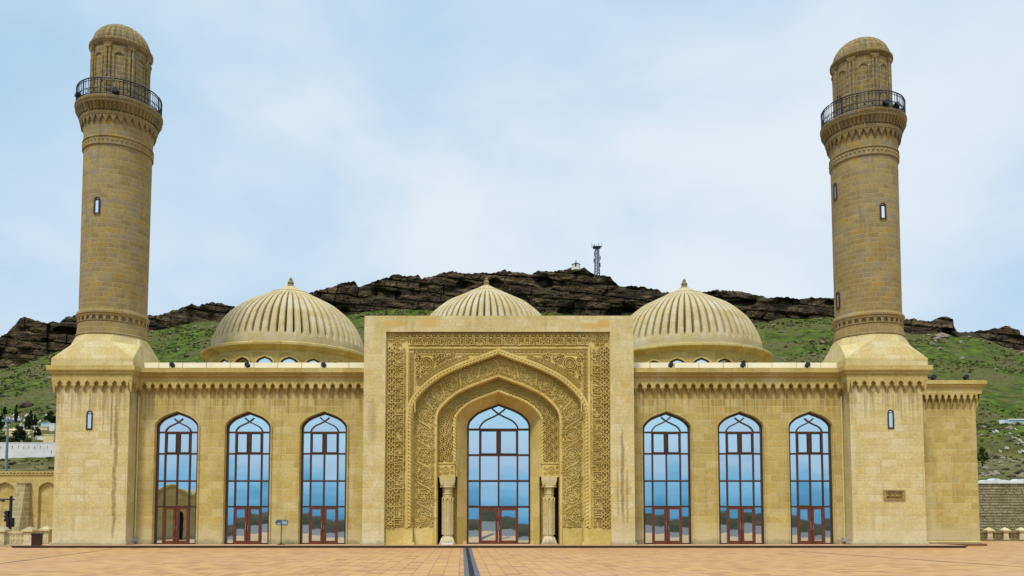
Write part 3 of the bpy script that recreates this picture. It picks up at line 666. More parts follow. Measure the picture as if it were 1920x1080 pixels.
# ---- ribbed domes
def dome(px, Yd, ytop):
    zt_ = PZ(ytop, Yd); cx = PX(px, 540, Yd); L = Vector((cx, Yd, 0))
    mb = MB(); NR = 60
    pts = _cr(np.array([(6.25, -6.4), (6.25, -6.1), (6.24, -5.2), (6.1, -4.64), (5.8, -3.94), (5.4, -3.24), (4.9, -2.67), (4.3, -2.14), (3.7, -1.70), (3.0, -1.34), (2.3, -0.98), (1.6, -0.64), (1.2, -0.45)]), 4)
    zs, ze = zt_ - 5.22, zt_ - 0.70
    def rib(r_, zz, a):
        if zz < zs or zz > ze: return r_ * (1.0 if zz < zs else 0.98)
        q = min(1, (ze - zz) / 0.8 + 0.2) * min(1, (zz - zs) / 0.12 + 0.15)
        g_ = abs(math.sin(NR / 2 * a)); return r_ * (1.0 - q * (0.115 * max(0.0, 1 - g_ / 0.42) ** 0.8 + 0.022 * (1 - g_))) - 0.02
    mb.lathe([(r_, zt_ + z) for r_, z in pts], NR * 12, cap=False, mod=rib)
    mb.lathe([(1.66, zt_ - 0.72), (1.66, zt_ - 0.62), (1.0, zt_ - 0.33), (0.42, zt_), (0.3, zt_ + 0.03)], 48, cap=False)
    dm = mb.build('dome', M['dome'], mosque, smooth=50, loc=L)
    z = lambda y: zt_ - (y - 539) / 22.3
    fb = MB(); f = [(0.34, -0.05), (0.36, 0.03), (0.27, 0.09), (0.22, 0.2), (0.27, 0.28), (0.25, 0.42), (0.14, 0.55), (0.16, 0.60), (0.03, 0.84)]
    fb.lathe([(r_, z(538.5) + zz) for r_, zz in f], 20); fb.build('finial', M['lantern'], dm, smooth=50)
    dr = MB(); zl = zt_ - 6.24
    dr.lathe([(6.50, zl - 0.34), (6.62, zl - 0.30), (6.70, zl - 0.20), (6.92, zl - 0.16), (7.02, zl - 0.08), (7.02, zl + 0.08), (6.9, zl + 0.15), (6.34, zl + 0.20), (6.27, zl + 0.24)], 120, cap=False)
    dr.lathe([(6.42, ZT - 0.2), (6.42, zl - 0.40), (6.48, zl - 0.40), (6.50, zl - 0.34)], 120, cap=False)
    dr.build('drum', M['drum'], dm, smooth=40)
    for i in range(-3, 4):
        a = i * 2 * math.pi / 22 - 0.02
        er, et = Vector((math.sin(a), -math.cos(a), 0)), Vector((math.cos(a), math.sin(a), 0))
        wb = MB(); c = zl - 2.3; h_ = 0.60
        def ol(h, zt_):
            A = arch(0, h, zt_, c - 0.6); return [er * (6.40 + dd_) + et * p[0] + Vector((0, 0, p[1])) for p in A for dd_ in (0,)]
        def lift(ps, d_): return [p + er * d_ for p in ps]
        o0, o1, o2 = ol(h_ + 0.16, zl - 0.82), ol(h_ + 0.04, zl - 0.96), ol(h_ - 0.10, zl - 1.12)
        wb.strip(lift(o0, 0.02), lift(o0, 0.14)); wb.strip(lift(o0, 0.14), lift(o1, 0.14)); wb.strip(lift(o1, 0.14), lift(o1, 0.05))
        wb.cur = 1; wb.strip(lift(o1, 0.05), lift(o2, 0.07)); wb.cur = 2; wb.add(lift(o2, 0.06), [tuple(range(len(o2) - 1, -1, -1))])
        wb.build('drum_window', [M['trim'], M['brown'], M['glass']], dm)
    return dm
dome(545, 14.0, 538.5); dome(1283, 14.0, 541.0); dome(912, 20.0, 537.0)

# ---- the carved portal
YA, YB, YC, YD, YV = -1.5, -1.2, -0.75, -0.25, 0.9
zPT = PZ(592, YA)
XI0, XI1 = PX(722, 800, YA), PX(1145, 800, YA); zPI = PZ(622, YA)
xcp = XC
pm = MB()
pm.box(PXL, XI0, YA, 3.0, 0, zPT); pm.box(XI1, PXR, YA, 3.0, 0, zPT); pm.box(XI0, XI1, YA, 3.0, zPI, zPT)
for a, b_ in ((PXL - 0.1, XI0 + 0.05), (XI1 - 0.05, PXR + 0.1)): pm.box(a, b_, YA - 0.1, YA + 0.3, -0.02, 0.16)
portal = pm.build('portal', M['portal'], mosque)
# arch family (half width, apex height) at each depth
SC_B = F / (55 + YB)
def AR(halfpx, appx, Y): return halfpx / (F / (55 + Y)), PZ(appx, Y)
B0 = AR(172, 654.5, YB); C0, C1 = AR(158, 666, YC), AR(119.5, 702, YC); D0, D1 = AR(113, 711, YD), AR(84, 731.5, YD)
V0, V1 = AR(77, 736.5, YD + 0.1), AR(59.5, 757, YV)
zOB = PZ(990, YB)                        # bottom of the carving, top of the plain dado
zIM, zBL, zCP = PZ(867, YD), PZ(893, YD), PZ(912, YD)
pl = MB()
A = arch(xcp, B0[0], B0[1], 0.0)
top = [(p[0], YB, zPI) for p in A]; pl.strip(at_y(A, YB), top)
pl.quad((XI0, YB, 0), (xcp - B0[0], YB, 0), (xcp - B0[0], YB, zPI), (XI0, YB, zPI)); pl.quad((xcp + B0[0], YB, 0), (XI1, YB, 0), (XI1, YB, zPI), (xcp + B0[0], YB, zPI))
def ringstrip(mb, a, ya, b_, yb, zb=0.0, leg=2): mb.strip(at_y(arch(xcp, *b_, zb, leg=leg), yb), at_y(arch(xcp, *a, zb, leg=leg), ya))
BR = (B0[0] - 0.10, B0[1] - 0.12)
ringstrip(pl, B0, YB, BR, YB + 0.02); ringstrip(pl, BR, YB + 0.02, (C0[0] + 0.18, C0[1] + 0.2), YC - 0.12); ringstrip(pl, (C0[0] + 0.18, C0[1] + 0.2), YC - 0.12, C0, YC)
ringstrip(pl, C0, YC, C1, YC)
# plain roll, then the step to the inner band
Cm = (C1[0] - 0.03, C1[1] - 0.03)
ringstrip(pl, C1, YC, (C1[0], C1[1]), YC - 0.07); ringstrip(pl, C1, YC - 0.07, (C1[0] - 0.13, C1[1] - 0.15), YC - 0.07); ringstrip(pl, (C1[0] - 0.13, C1[1] - 0.15), YC - 0.07, D0, YD)
ringstrip(pl, D0, YD, D1, YD, zIM); ringstrip(pl, D1, YD, V0, YD + 0.1, zIM); ringstrip(pl, V0, YD + 0.1, V1, YV, 0.0); ringstrip(pl, V1, YV, (V1[0] - 0.02, V1[1] - 0.02), YV + 0.2)
for sg in (-1, 1):                        # below the imposts, a dark sheet paints the slot's shade behind each column
    X = lambda h: xcp + sg * h
    pl.box(min(X(D0[0]), X(V0[0])), max(X(D0[0]), X(V0[0])), YD - 0.02, 0.7, zBL - 0.02, zIM + 0.003)
    pl.quad((X(V0[0]), YD + 0.1, 0), (X(V0[0]), 0.35, 0), (X(V0[0]), 0.35, zBL), (X(V0[0]), YD + 0.1, zBL))
    pl.quad((X(V0[0]), 0.35, 0), (X(3.62), 0.35, 0), (X(3.62), 0.35, zBL), (X(V0[0]), 0.35, zBL))
    pl.quad((X(3.62), 0.35, 0), (X(3.62), 1.4, 0), (X(3.62), 1.4, zBL), (X(3.62), 0.35, zBL))
    pl.quad((X(C1[0] - 0.13), YC, 0), (X(C1[0] - 0.13), 0.3, 0), (X(C1[0] - 0.13), 0.3, zBL), (X(C1[0] - 0.13), YC, zBL))
    vo = MB(); vo.quad((X(3.6), 0.38, 0), (X(4.3), 0.38, 0), (X(4.3), 0.38, zBL), (X(3.6), 0.38, zBL)); vo.build('slot_shade_sheet', M['recess_shade'], portal)
    # dado blocks and footing
    pl.box(min(X(C0[0] + 0.02), X(7.42)), max(X(C0[0] + 0.02), X(7.42)), YB - 0.05, YB + 0.3, 0, zOB)
    pl.box(min(X(C1[0] + 0.03), X(C0[0])), max(X(C1[0] + 0.03), X(C0[0])), YC - 0.055, YC + 0.3, 0, zOB)
    pl.box(min(X(C0[0] - 0.1), X(7.44)), max(X(C0[0] - 0.1), X(7.44)), YB - 0.12, YB + 0.28, -0.02, 0.17)
    pl.box(min(X(V1[0] - 0.0), X(2.9)), max(X(V1[0] - 0.0), X(2.9)), 0.5, YV + 0.01, -0.02, 0.17)
pl.build('arched_niche', M['carved'], portal)
window('entrance_window', xcp, V1[0] + 0.03, V1[1] + 0.03, tuple(PZ(y, YV + 0.1) for y in (805.5, 853.5, 902, 950.5)), YV + 0.1, big=True)
# mouldings round the frame
fm_ = MB()
hi_, ho_ = PX(1107, 800, YB) - XC, PX(1143, 800, YB) - XC
zi_, zo_ = PZ(650, YB), PZ(625.5, YB)
def frame_bars(mb, h, z, wd, y, dep, zb):
    for sg in (-1, 1): mb.box(min(xcp + sg * h, xcp + sg * (h - wd)), max(xcp + sg * h, xcp + sg * (h - wd)), y - dep, y + 0.02, zb, z - wd)
    mb.box(xcp - h, xcp + h, y - dep, y + 0.02, z - wd, z)
frame_bars(fm_, hi_, zi_, 0.15, YB, 0.09, zOB)
hs_, zs_ = hi_ - 0.58, zi_ - 0.48
frame_bars(fm_, hs_ + 0.03, zs_ + 0.03, 0.07, YB, 0.05, B0[1] - B0[0] * 0.70)
for sg in (-1, 1): fm_.box(min(xcp + sg * ho_, xcp + sg * (ho_ + 0.12)), max(xcp + sg * ho_, xcp + sg * (ho_ + 0.12)), YB - 0.12, YB + 0.02, zOB, zPI)
# plain arch roll
for a, b_, y, dp in (((B0[0] + 0.02, B0[1] + 0.03), (B0[0] - 0.11, B0[1] - 0.13), YB, 0.10), ((B0[0] + 0.49, B0[1] + 0.55), (B0[0] + 0.42, B0[1] + 0.47), YB, 0.06)):
    zb_ = zOB if dp > 0.07 else B0[1] - B0[0] * 0.62
    P0, P1 = arch(xcp, *a, zb_), arch(xcp, *b_, zb_)
    if dp < 0.07:
        keep = [i for i in range(len(P0)) if abs(P0[i][0] - xcp) < hs_ and P0[i][1] < zs_ - 0.05]
        runs = [[i for i in keep if P0[i][0] > xcp], [i for i in keep if P0[i][0] < xcp]]
    else: runs = [list(range(len(P0)))]
    for rn in runs:
        if len(rn) < 2: continue
        p0, p1 = P0[rn], P1[rn]
        fm_.strip(at_y(p1, y - dp), at_y(p0, y - dp)); fm_.strip(at_y(p0, y - dp), at_y(p0, y)); fm_.strip(at_y(p1, y), at_y(p1, y - dp))
fm_.build('frame_moulding', M['carved'], portal)
# twisted rope mouldings
def rope(half, zap, y, zb, r_, pitch, name):
    A = arch(xcp, half, zap, zb, sub=6, leg=2); d = np.r_[0, np.cumsum(np.linalg.norm(np.diff(A, axis=0), axis=1))]
    s_ = np.arange(0, d[-1], 0.035); pts = [(np.interp(q, d, A[:, 0]), y, np.interp(q, d, A[:, 1])) for q in s_]
    mid = d[-1] / 2
    def rf(r0, th, l):
        sg = 1 if l < mid else -1
        return r0 * (0.60 + 0.46 * abs(math.sin(th + sg * math.pi * l / pitch)))
    mb = MB(); mb.tube(pts, r_, 12, rfun=rf); return mb.build(name, M['carved'], portal, smooth=70)
rope(B0[0] - 0.20, B0[1] - 0.235, YB + 0.03, zOB + 0.1, 0.14, 0.24, 'rope_moulding')
rope(D1[0] - 0.06, D1[1] - 0.07, YD - 0.03, zIM, 0.125, 0.22, 'rope_moulding')

# flat-plane and arch-following maps for the carving
def leg_map(side):        # s up/down the jambs, v from inner to outer edge
    if side == 'right': return lambda s_, v, h: (xcp + hi_ + v * (ho_ - hi_), YB - h, zOB + s_)
    if side == 'left': return lambda s_, v, h: (xcp - hi_ - v * (ho_ - hi_), YB - h, zi_ - s_)
    return lambda s_, v, h: (xcp + hi_ - s_, YB - h, zi_ + v * (zo_ - zi_))
LEGH, TOPW = zi_ - zOB, 2 * hi_
BWID = ho_ - hi_; TWID = zo_ - zi_
# square Kufic letters as strokes: (advance, [polylines]) running along s, rising with v (grid units)
G = {
 'a': (1.3, [[(0.4, 0), (0.4, 5)], [(0.4, 5), (0.8, 5.2)]]),
 'l': (1.5, [[(0.3, 5), (0.3, 0), (1.5, 0)], [(0.3, 5), (-0.1, 5.2)]]),
 'b': (1.4, [[(0.3, 1.8), (0.3, 0), (1.4, 0)]]),
 's': (3.2, [[(0.2, 1.8), (0.2, 0), (3.2, 0)], [(1.2, 0), (1.2, 1.5)], [(2.2, 0), (2.2, 1.5)]]),
 'm': (1.9, [[(0, 0), (1.9, 0)], [(0.2, 0), (0.2, 1.5), (1.4, 1.5), (1.4, 0)]]),
 'h': (2.1, [[(0.0, 0), (1.7, 0), (1.7, 1.9), (0.3, 1.9), (0.3, 0)], [(0.3, 1.0), (1.7, 1.0)]]),
 'r': (1.4, [[(0.2, 1.8), (0.9, 1.6), (1.0, 0), (0.3, -0.3)]]),
 'H': (2.6, [[(0, 0), (2.6, 0)], [(0.3, 2.4), (1.9, 0)], [(0.3, 2.4), (1.7, 2.4)]]),
 'n': (2.0, [[(0.3, 2.2), (0.3, 0), (1.6, 0), (1.6, 3.8), (1.2, 4.2)]]),
 'y': (2.0, [[(0.2, 1.4), (0.2, 0), (1.8, 0), (1.8, -0.4), (0.6, -0.4)]]),
 'd': (2.0, [[(0.2, 2.6), (1.4, 2.6), (1.4, 0), (0.1, 0)], [(0.2, 2.6), (0.2, 3.2)]]),
 'e': (1.9, [[(0, 0), (1.9, 0)], [(0.9, 0), (0.2, 1.9), (1.6, 1.9), (0.9, 0)]]),
 'k': (2.6, [[(0, 0), (2.4, 0), (2.4, 1.4), (0.5, 1.4), (0.5, 3.0), (1.9, 3.0), (2.2, 4.4)]]),
 'w': (1.7, [[(0.2, 0), (0.2, 1.5), (1.3, 1.5), (1.3, -0.3), (0.3, -0.3)], [(0.2, 0.1), (1.3, 0.1)]]),
 ' ': (0.5, []),
}
VERSE = 'bsm allh alrHmn alrHym alHmd llh rb alealmyn alrHmn alrHym malk ywm aldyn ayak nebd w ayak nsteyn '.replace('t', 'b')
pos = 0
for side, length, wid in (('right', LEGH, BWID), ('top', TOPW, TWID), ('left', LEGH, BWID)):
    ins, itl = MB(), MB(); fmp = leg_map(side); U = 0.074
    s_ = 0.12; first = True
    while True:
        ch = VERSE[pos % len(VERSE)]; adv, lines = G[ch]
        if s_ + adv * U > length - 0.1: break
        for ln_ in lines:
            dv = [(s_ + x * U, 0.11 * wid + v * U * (0.47 * wid / (5.2 * U)) ) for x, v in ln_]
            ins.ridge(dv, 0.062, 0.15, lambda a, b_, h: fmp(a, b_ / wid, h), 0.62)
        if random.random() < 0.55 and ch not in 'al ':    # leafy filler above the short letters
            c = s_ + adv * U * 0.5; v0 = 0.11 * wid + 0.30 * wid
            th = np.linspace(0.3, 5.2, 9); rad = np.linspace(0.085, 0.03, 9)
            ins.ridge(np.stack([c + rad * np.cos(th), v0 + rad * np.sin(th)], 1), 0.045, 0.13, lambda a, b_, h: fmp(a, b_ / wid, h), 0.45)
        s_ += adv * U; pos += 1
    # interlaced star chain along the outer half
    n = round(length / (0.56 * (wid / BWID) ** 0.5)); p = length / n; vc = 0.745 * wid; a = 0.20 * wid
    f2 = lambda a_, b_, h: fmp(a_, b_ / wid, h)
    for i in range(n):
        c = (i + 0.5) * p; q = p / 2
        for sg in (-1, 1):
            itl.ridge([(c - q, vc + sg * a * 0.35), (c - q * 0.45, vc + sg * a * 0.35), (c + q * 0.35, vc - sg * a), (c + q * 0.7, vc - sg * a), (c + q, vc - sg * a * 0.35)], 0.052, 0.14, f2, 0.58)
            itl.ridge([(c - q, vc + sg * a * 0.35), (c - q * 0.7, vc + sg * a), (c - q * 0.35, vc + sg * a), (c + q * 0.45, vc - sg * a * 0.35), (c + q, vc - sg * a * 0.35)], 0.052, 0.14, f2, 0.58)
            itl.ridge([(c, vc + sg * a * 0.2), (c, vc + sg * a * 1.12)], 0.044, 0.12, f2, 0.58)
            itl.ridge([(c - q * 0.5, vc + sg * a * 1.15), (c, vc + sg * a * 0.8), (c + q * 0.5, vc + sg * a * 1.15)], 0.044, 0.12, f2, 0.58)
        th = np.linspace(0, 2 * math.pi, 13)
        itl.ridge(np.stack([c + 0.36 * a * np.cos(th), vc + 0.36 * a * np.sin(th)], 1), 0.046, 0.18, f2, 0.6)
    ins.build('kufic_inscription', M['carved'], portal); itl.build('interlace_band', M['carved'], portal)
for sg in (-1, 1):                        # knotted stars in the two corners
    itl = MB(); cx_, cz_ = xcp + sg * (hi_ + ho_) / 2, (zi_ + zo_) / 2
    fmc = lambda a_, b_, h: (cx_ + a_, YB - h, cz_ + b_)
    for k in range(8):
        an_ = k * math.pi / 4; r1 = 0.52 if k % 2 == 0 else 0.40
        itl.ridge([(0.1 * math.cos(an_), 0.1 * math.sin(an_)), (r1 * math.cos(an_), r1 * math.sin(an_))], 0.07, 0.1, fmc, 0.4)
        a2 = an_ + math.pi / 4; itl.ridge([(0.3 * math.cos(an_), 0.3 * math.sin(an_)), (0.3 * math.cos(a2), 0.3 * math.sin(a2))], 0.06, 0.105, fmc, 0.4)
    itl.build('corner_star', M['carved'], portal)

def arch_map(a, b_, y, zb):
    A, B_ = arch(xcp, *a, zb, sub=6, leg=6), arch(xcp, *b_, zb, sub=6, leg=6)
    mid = (A + B_) / 2; d = np.r_[0, np.cumsum(np.linalg.norm(np.diff(mid, axis=0), axis=1))]
    wd = np.linalg.norm(A[0] - B_[0])
    def f(s_, v, h):
        x0, z0 = np.interp(s_, d, A[:, 0]), np.interp(s_, d, A[:, 1]); x1, z1 = np.interp(s_, d, B_[:, 0]), np.interp(s_, d, B_[:, 1])
        k = v / wd; return (x0 + (x1 - x0) * k, y - h, z0 + (z1 - z0) * k)
    return f, d[-1], wd
def scroll(c, r0, r1, t0, t1, n=14, asp=1.0):
    th = np.linspace(t0, t1, n); rd = np.linspace(r0, r1, n); return np.stack([c[0] + asp * rd * np.cos(th), c[1] + rd * np.sin(th)], 1)
def leaf(mb, p, ang, ln, wd, h, fmp):
    """pointed leaf: raised rim and mid rib"""
    ca, sa = math.cos(ang), math.sin(ang)
    T_ = lambda u, v: (p[0] + u * ca - v * sa, p[1] + u * sa + v * ca)
    q = np.linspace(0, 1, 7)
    for sg in (1, -1): mb.ridge([T_(ln * x, sg * wd * math.sin(math.pi * x ** 0.8)) for x in q], 0.048, h, fmp, 0.5)
    mb.ridge([T_(ln * 0.1, 0), T_(ln * 0.75, 0)], 0.035, h * 0.7, fmp, 0.3)
# floral archivolt: medallions joined by S-shaped leaves
flo = MB(); fmp, LN, WD = arch_map(C1, C0, YC, zOB + 0.05)
n = 2 * round(LN / 2 / 1.42); p = LN / n
for i in range(n):
    c = ((i + 0.5) * p, WD * 0.5); sg = 1 if i < n / 2 else -1
    th = np.linspace(0, 2 * math.pi, 21)
    flo.ridge(np.stack([c[0] + 0.44 * np.cos(th), c[1] + 0.46 * np.sin(th)], 1), 0.055, 0.10, fmp, 0.5)
    flo.ridge(scroll(c, 0.33, 0.1, 0.5 * sg, sg * 6.4, 16), 0.045, 0.095, fmp, 0.5)
    for k in range(5): leaf(flo, (c[0], c[1]), math.pi * (0.25 + 0.38 * k) + (0 if sg > 0 else math.pi), 0.31, 0.08, 0.105, fmp)
    e = ((i + 1) * p, WD * 0.5)
    if i < n - 1:
        q = np.linspace(-1, 1, 13)
        for w_ in (-0.09, 0.0, 0.09):
            flo.ridge(np.stack([e[0] + 0.26 * q * (1 - 0.2 * abs(w_)), e[1] + sg * 0.42 * np.sin(q * 1.5) + w_ * np.cos(q * 1.4)], 1), 0.05, 0.11, fmp, 0.5)
        for s2 in (1, -1):
            flo.ridge(scroll((e[0] - s2 * 0.14, e[1] + s2 * sg * -0.36), 0.17, 0.05, 0, 5.4 * s2, 12), 0.05, 0.07, fmp, 0.35)
            flo.ridge(scroll((e[0] + s2 * 0.30, e[1] + s2 * sg * 0.52), 0.11, 0.03, 1, 6, 10), 0.045, 0.065, fmp, 0.35)
            leaf(flo, (e[0] - s2 * 0.05, e[1] - sg * s2 * 0.25), math.pi / 2 * -s2 * sg, 0.34, 0.07, 0.07, fmp)
    for s2 in (1, -1):
        for s3 in (1, -1): flo.ridge(scroll((c[0] + s3 * 0.36, c[1] + s2 * 0.54), 0.10, 0.03, 0, 5, 9), 0.045, 0.065, fmp, 0.35)
rs = random.Random(12)
for gs in np.arange(0.12, LN - 0.1, 0.21):
    for gv in np.arange(0.14, WD - 0.1, 0.21):
        c = (gs + rs.uniform(-.05, .05), gv + rs.uniform(-.05, .05)); a0 = rs.uniform(0, 6.28)
        if rs.random() < 0.6: flo.ridge(scroll(c, 0.10, 0.03, a0, a0 + 4.6, 8), 0.045, 0.10, fmp, 0.5)
        else: leaf(flo, c, a0, 0.22, 0.06, 0.10, fmp)
for v in (0.03, WD - 0.06):
    q = np.linspace(0, LN, 160); flo.ridge(np.stack([q, np.full_like(q, v)], 1), 0.06, 0.06, fmp, 0.4)
flo.ridge([(0.02, 0.03), (0.02, WD - 0.06)], 0.06, 0.06, fmp, 0.4)
flo.build('floral_band', M['carved'], portal)
# dense arabesque of the inner band
inb = MB(); fmp, LN, WD = arch_map(D1, D0, YD, zIM + 0.05)
p = 0.31; n = 2 * round(LN / p / 2); p = LN / n
for i in range(n):
    for j in range(3):
        c = ((i + 0.5 + 0.5 * (j % 2)) * p, WD * (0.22 + 0.27 * j)); sg = 1 if (i + j) % 2 else -1
        if c[0] > LN - 0.1: continue
        inb.ridge(scroll(c, 0.125, 0.035, 0.4 * sg, sg * 5.2, 9), 0.05, 0.15, fmp, 0.6)
        inb.ridge([(c[0] - p * 0.5, c[1] - sg * 0.10), (c[0], c[1] + sg * 0.13), (c[0] + p * 0.5, c[1] - sg * 0.06)], 0.045, 0.14, fmp, 0.55)
for v in (0.04, WD - 0.04):
    q = np.linspace(0, LN, 140); inb.ridge(np.stack([q, np.full_like(q, v)], 1), 0.06, 0.07, fmp, 0.4)
inb.build('arabesque_band', M['carved'], portal)
# spandrels: fret border, rosettes and vine leaves
sp = MB(); fmp = lambda a_, b_, h: (a_, YB - h, b_)
A3 = arch(0, B0[0] + 0.5, B0[1] + 0.56, 0)
def above_arch(x, z, m_=0.0):
    hf = A3[:len(A3) // 2 + 1]; zz = np.interp(abs(x), hf[::-1, 0], hf[::-1, 1]); return z > zz + m_
def fret(pts_fun, length, wd, step=0.26):
    n_ = int(length / step)
    for i in range(n_):
        s0 = i * step; a_, b2 = 0.2 * wd, 0.8 * wd
        sp.ridge([(s0 + 0.03, a_), (s0 + step * 0.75, a_), (s0 + step * 0.75, b2), (s0 + 0.03, b2), (s0 + 0.03, a_)], 0.05, 0.095, pts_fun, 0.4)
        sp.ridge([(s0 + step * 0.38, a_), (s0 + step * 0.38, b2)], 0.045, 0.085, pts_fun, 0.4)
zfoot = B0[1] - B0[0] * 0.60
fw = hi_ - 0.15 - hs_ - 0.04
for sg in (-1, 1):
    fret(lambda s_, v, h: (xcp + sg * (hs_ + 0.05 + v), YB - h, zs_ + 0.1 - s_), zs_ - zfoot + 1.4, fw)
fret(lambda s_, v, h: (xcp + hi_ - 0.2 - s_, YB - h, zs_ + 0.05 + v * 0.85), 2 * hi_ - 0.45, zi_ - 0.15 - zs_ - 0.04)
fA, LA, WA = arch_map((B0[0] + 0.05, B0[1] + 0.06), (B0[0] + 0.42, B0[1] + 0.47), YB, B0[1] - B0[0] * 0.667)
def fAc(s_, v, h):
    x, y, z = fA(s_, v, h); z = min(z, zs_ + 0.02); x = max(xcp - hs_ - 0.02, min(xcp + hs_ + 0.02, x)); return (x, y, z)
for i in range(int(LA / 0.24)):
    s0 = 0.1 + i * 0.24
    x, y, z = fA(s0 + 0.1, WA * 0.8, 0)
    if z > zs_ - 0.02 or abs(x - xcp) > hs_ - 0.02: continue
    sp.ridge([(s0, 0.08), (s0 + 0.18, 0.08), (s0 + 0.18, WA - 0.08), (s0, WA - 0.08), (s0, 0.08)], 0.05, 0.09, fAc, 0.35)
    sp.ridge([(s0 + 0.09, 0.12), (s0 + 0.09, WA - 0.12)], 0.04, 0.08, fAc, 0.35)
for sg in (-1, 1):
    rc = (xcp + sg * (hs_ - 0.76), zs_ - 0.64)
    th = np.linspace(0, 2 * math.pi, 25)
    for rr_ in (0.43, 0.30): sp.ridge(np.stack([rc[0] + rr_ * np.cos(th), rc[1] + rr_ * np.sin(th)], 1), 0.07, 0.15, fmp, 0.4)
    for k in range(8):
        an_ = k * math.pi / 4; sp.ridge([(rc[0] + 0.05 * math.cos(an_), rc[1] + 0.05 * math.sin(an_)), (rc[0] + 0.4 * math.cos(an_), rc[1] + 0.4 * math.sin(an_))], 0.06, 0.1, fmp, 0.35)
    rs = random.Random(5)
    for gx in np.arange(0.17, 5.2, 0.27):
        for gz in np.arange(0.17, 4.4, 0.27):
            x, z = sg * (hs_ - gx + rs.uniform(-.06, .06)), zs_ - gz + rs.uniform(-.06, .06)
            if not above_arch(x, z, 0.10) or math.hypot(x + xcp - rc[0], z - rc[1]) < 0.58: continue
            c = (x + xcp, z); ty = rs.random(); a0 = rs.uniform(0, 6.28)
            if ty < 0.5: sp.ridge(scroll(c, 0.17, 0.04, a0, a0 + 5.4 * (1 if rs.random() < 0.5 else -1), 11), 0.055, 0.16, fmp, 0.55)
            else: leaf(sp, c, a0, 0.34, 0.08, 0.16, fmp); leaf(sp, c, a0 + 2.2, 0.26, 0.07, 0.16, fmp)
sp.build('spandrel_carving', M['carved'], portal)
# carved impost blocks and columns
for sg in (-1, 1):
    cxx = xcp + sg * (D0[0] + D1[0]) / 2; hwI = (D0[0] - D1[0]) / 2 + 0.13
    im = MB(); im.box(cxx - hwI + 0.04, cxx + hwI - 0.04, YD - 0.2, 0.4, zBL, zIM - 0.10)
    im.box(cxx - hwI - 0.03, cxx + hwI + 0.03, YD - 0.26, 0.4, zIM - 0.10, zIM - 0.02); im.box(cxx - hwI, cxx + hwI, YD - 0.23, 0.4, zBL - 0.06, zBL)
    fI = lambda a_, b_, h: (cxx + a_, YD - 0.2 - h, (zBL + zIM - 0.1) / 2 + b_)
    th = np.linspace(0, 2 * math.pi, 17); im.ridge(np.stack([0.22 * np.cos(th), 0.24 * np.sin(th)], 1), 0.05, 0.06, fI, 0.35)
    for k in range(4): leaf(im, (0, 0), k * math.pi / 2 + 0.78, 0.2, 0.05, 0.05, fI)
    for s2 in (-1, 1):
        for s3 in (-1, 1): im.ridge(scroll((s2 * 0.40, s3 * 0.16), 0.13, 0.03, 0, 5.2 * s2, 10), 0.045, 0.06, fI, 0.35)
    im.build('impost_block', M['carved'], portal)
    co = MB(); ccx = xcp + sg * 3.36; ccy = YD + 0.12; r8 = 0.33
    co.frust(ccx, ccy, zBL - 0.30, zBL - 0.06, 0.50, 0.45, 0.52, 0.47); co.frust(ccx, ccy, zCP, zBL - 0.30, 0.43, 0.40, 0.50, 0.45)
    for a_ in (-0.36, 0.36): co.tube([(ccx + a_, ccy - 0.44, zCP + 0.06), (ccx + a_, ccy - 0.46, zCP + 0.24)], 0.09, 8)
    co.box(ccx - 0.47, ccx + 0.47, ccy - 0.42, ccy + 0.42, zCP - 0.07, zCP + 0.02)
    co.lathe([(0.40, 0.42), (0.355, 0.5), (r8, 0.56), (r8, zCP - 0.55), (0.36, zCP - 0.53), (0.36, zCP - 0.46), (r8, zCP - 0.44), (0.36, zCP - 0.07)], 8, (ccx, ccy), R(22.5))
    for k in range(8):                     # framed flutes on each face
        a_ = R(-90) + k * R(45); e = Vector((math.cos(a_), math.sin(a_), 0)); t_ = Vector((-e.y, e.x, 0)); o_ = Vector((ccx, ccy, 0))
        ff = lambda u, v, h: o_ + e * (r8 * math.cos(R(22.5)) - 0.005 + h) + t_ * u + Vector((0, 0, v))
        co.ridge([(-0.085, 0.66), (-0.085, zCP - 0.86), (0, zCP - 0.74), (0.085, zCP - 0.86), (0.085, 0.66), (-0.085, 0.66)], 0.06, 0.08, ff, 0.5)
    co.frust(ccx, ccy, 0.06, 0.42, 0.50, 0.48, 0.38, 0.38); co.box(ccx - 0.54, ccx + 0.54, ccy - 0.52, ccy + 0.5, -0.02, 0.07)
    for k in (-0.25, 0, 0.25): co.frust(ccx + k, ccy - 0.45, 0.1, 0.40, 0.1, 0.04, 0.02, 0.02)
    co.build('column', M['portal'], portal)
cb_ = MB(); cb_.box(xcp - 3.36 - 0.36, xcp - 3.36 + 0.42, YD - 0.55, YD - 0.37, -0.01, 0.11); tag(cb_.build('stone_slab', M['white'], None), 'small white stone slab lying at the foot of the left portal column', 'stone slab')
# ---- downpipes and the name plaque
for x, y in ((LT[1] + 0.10, -0.06), (RT[0] - 0.10, -0.06)):
    dp = MB(); dp.tube([(x, y - 0.02, 0.3), (x, y - 0.02, Z_NB - 0.1)], 0.055, 8)
    for z in (2.5, 5.0, 7.5): dp.lathe([(0.075, z - 0.04), (0.075, z + 0.04)], 8, (x, y - 0.02))
    d_ = dp.build('downpipe', M['pipe'], mosque)
    db = MB(); db.box(x - 0.17, x + 0.17, y - 0.14, y + 0.04, 0.16, 0.46); db.box(x - 0.13, x + 0.13, y - 0.16, y - 0.14, 0.2, 0.42); db.build('drain_box', M['grey'], d_)
zq0, zq1 = PZ(936.5, Y_T), PZ(919, Y_T); xq0, xq1 = PX(1657, 928, Y_T), PX(1696, 928, Y_T)
pq = MB(); pq.box(xq0, xq1, Y_T - 0.06, Y_T + 0.02, zq0, zq1)
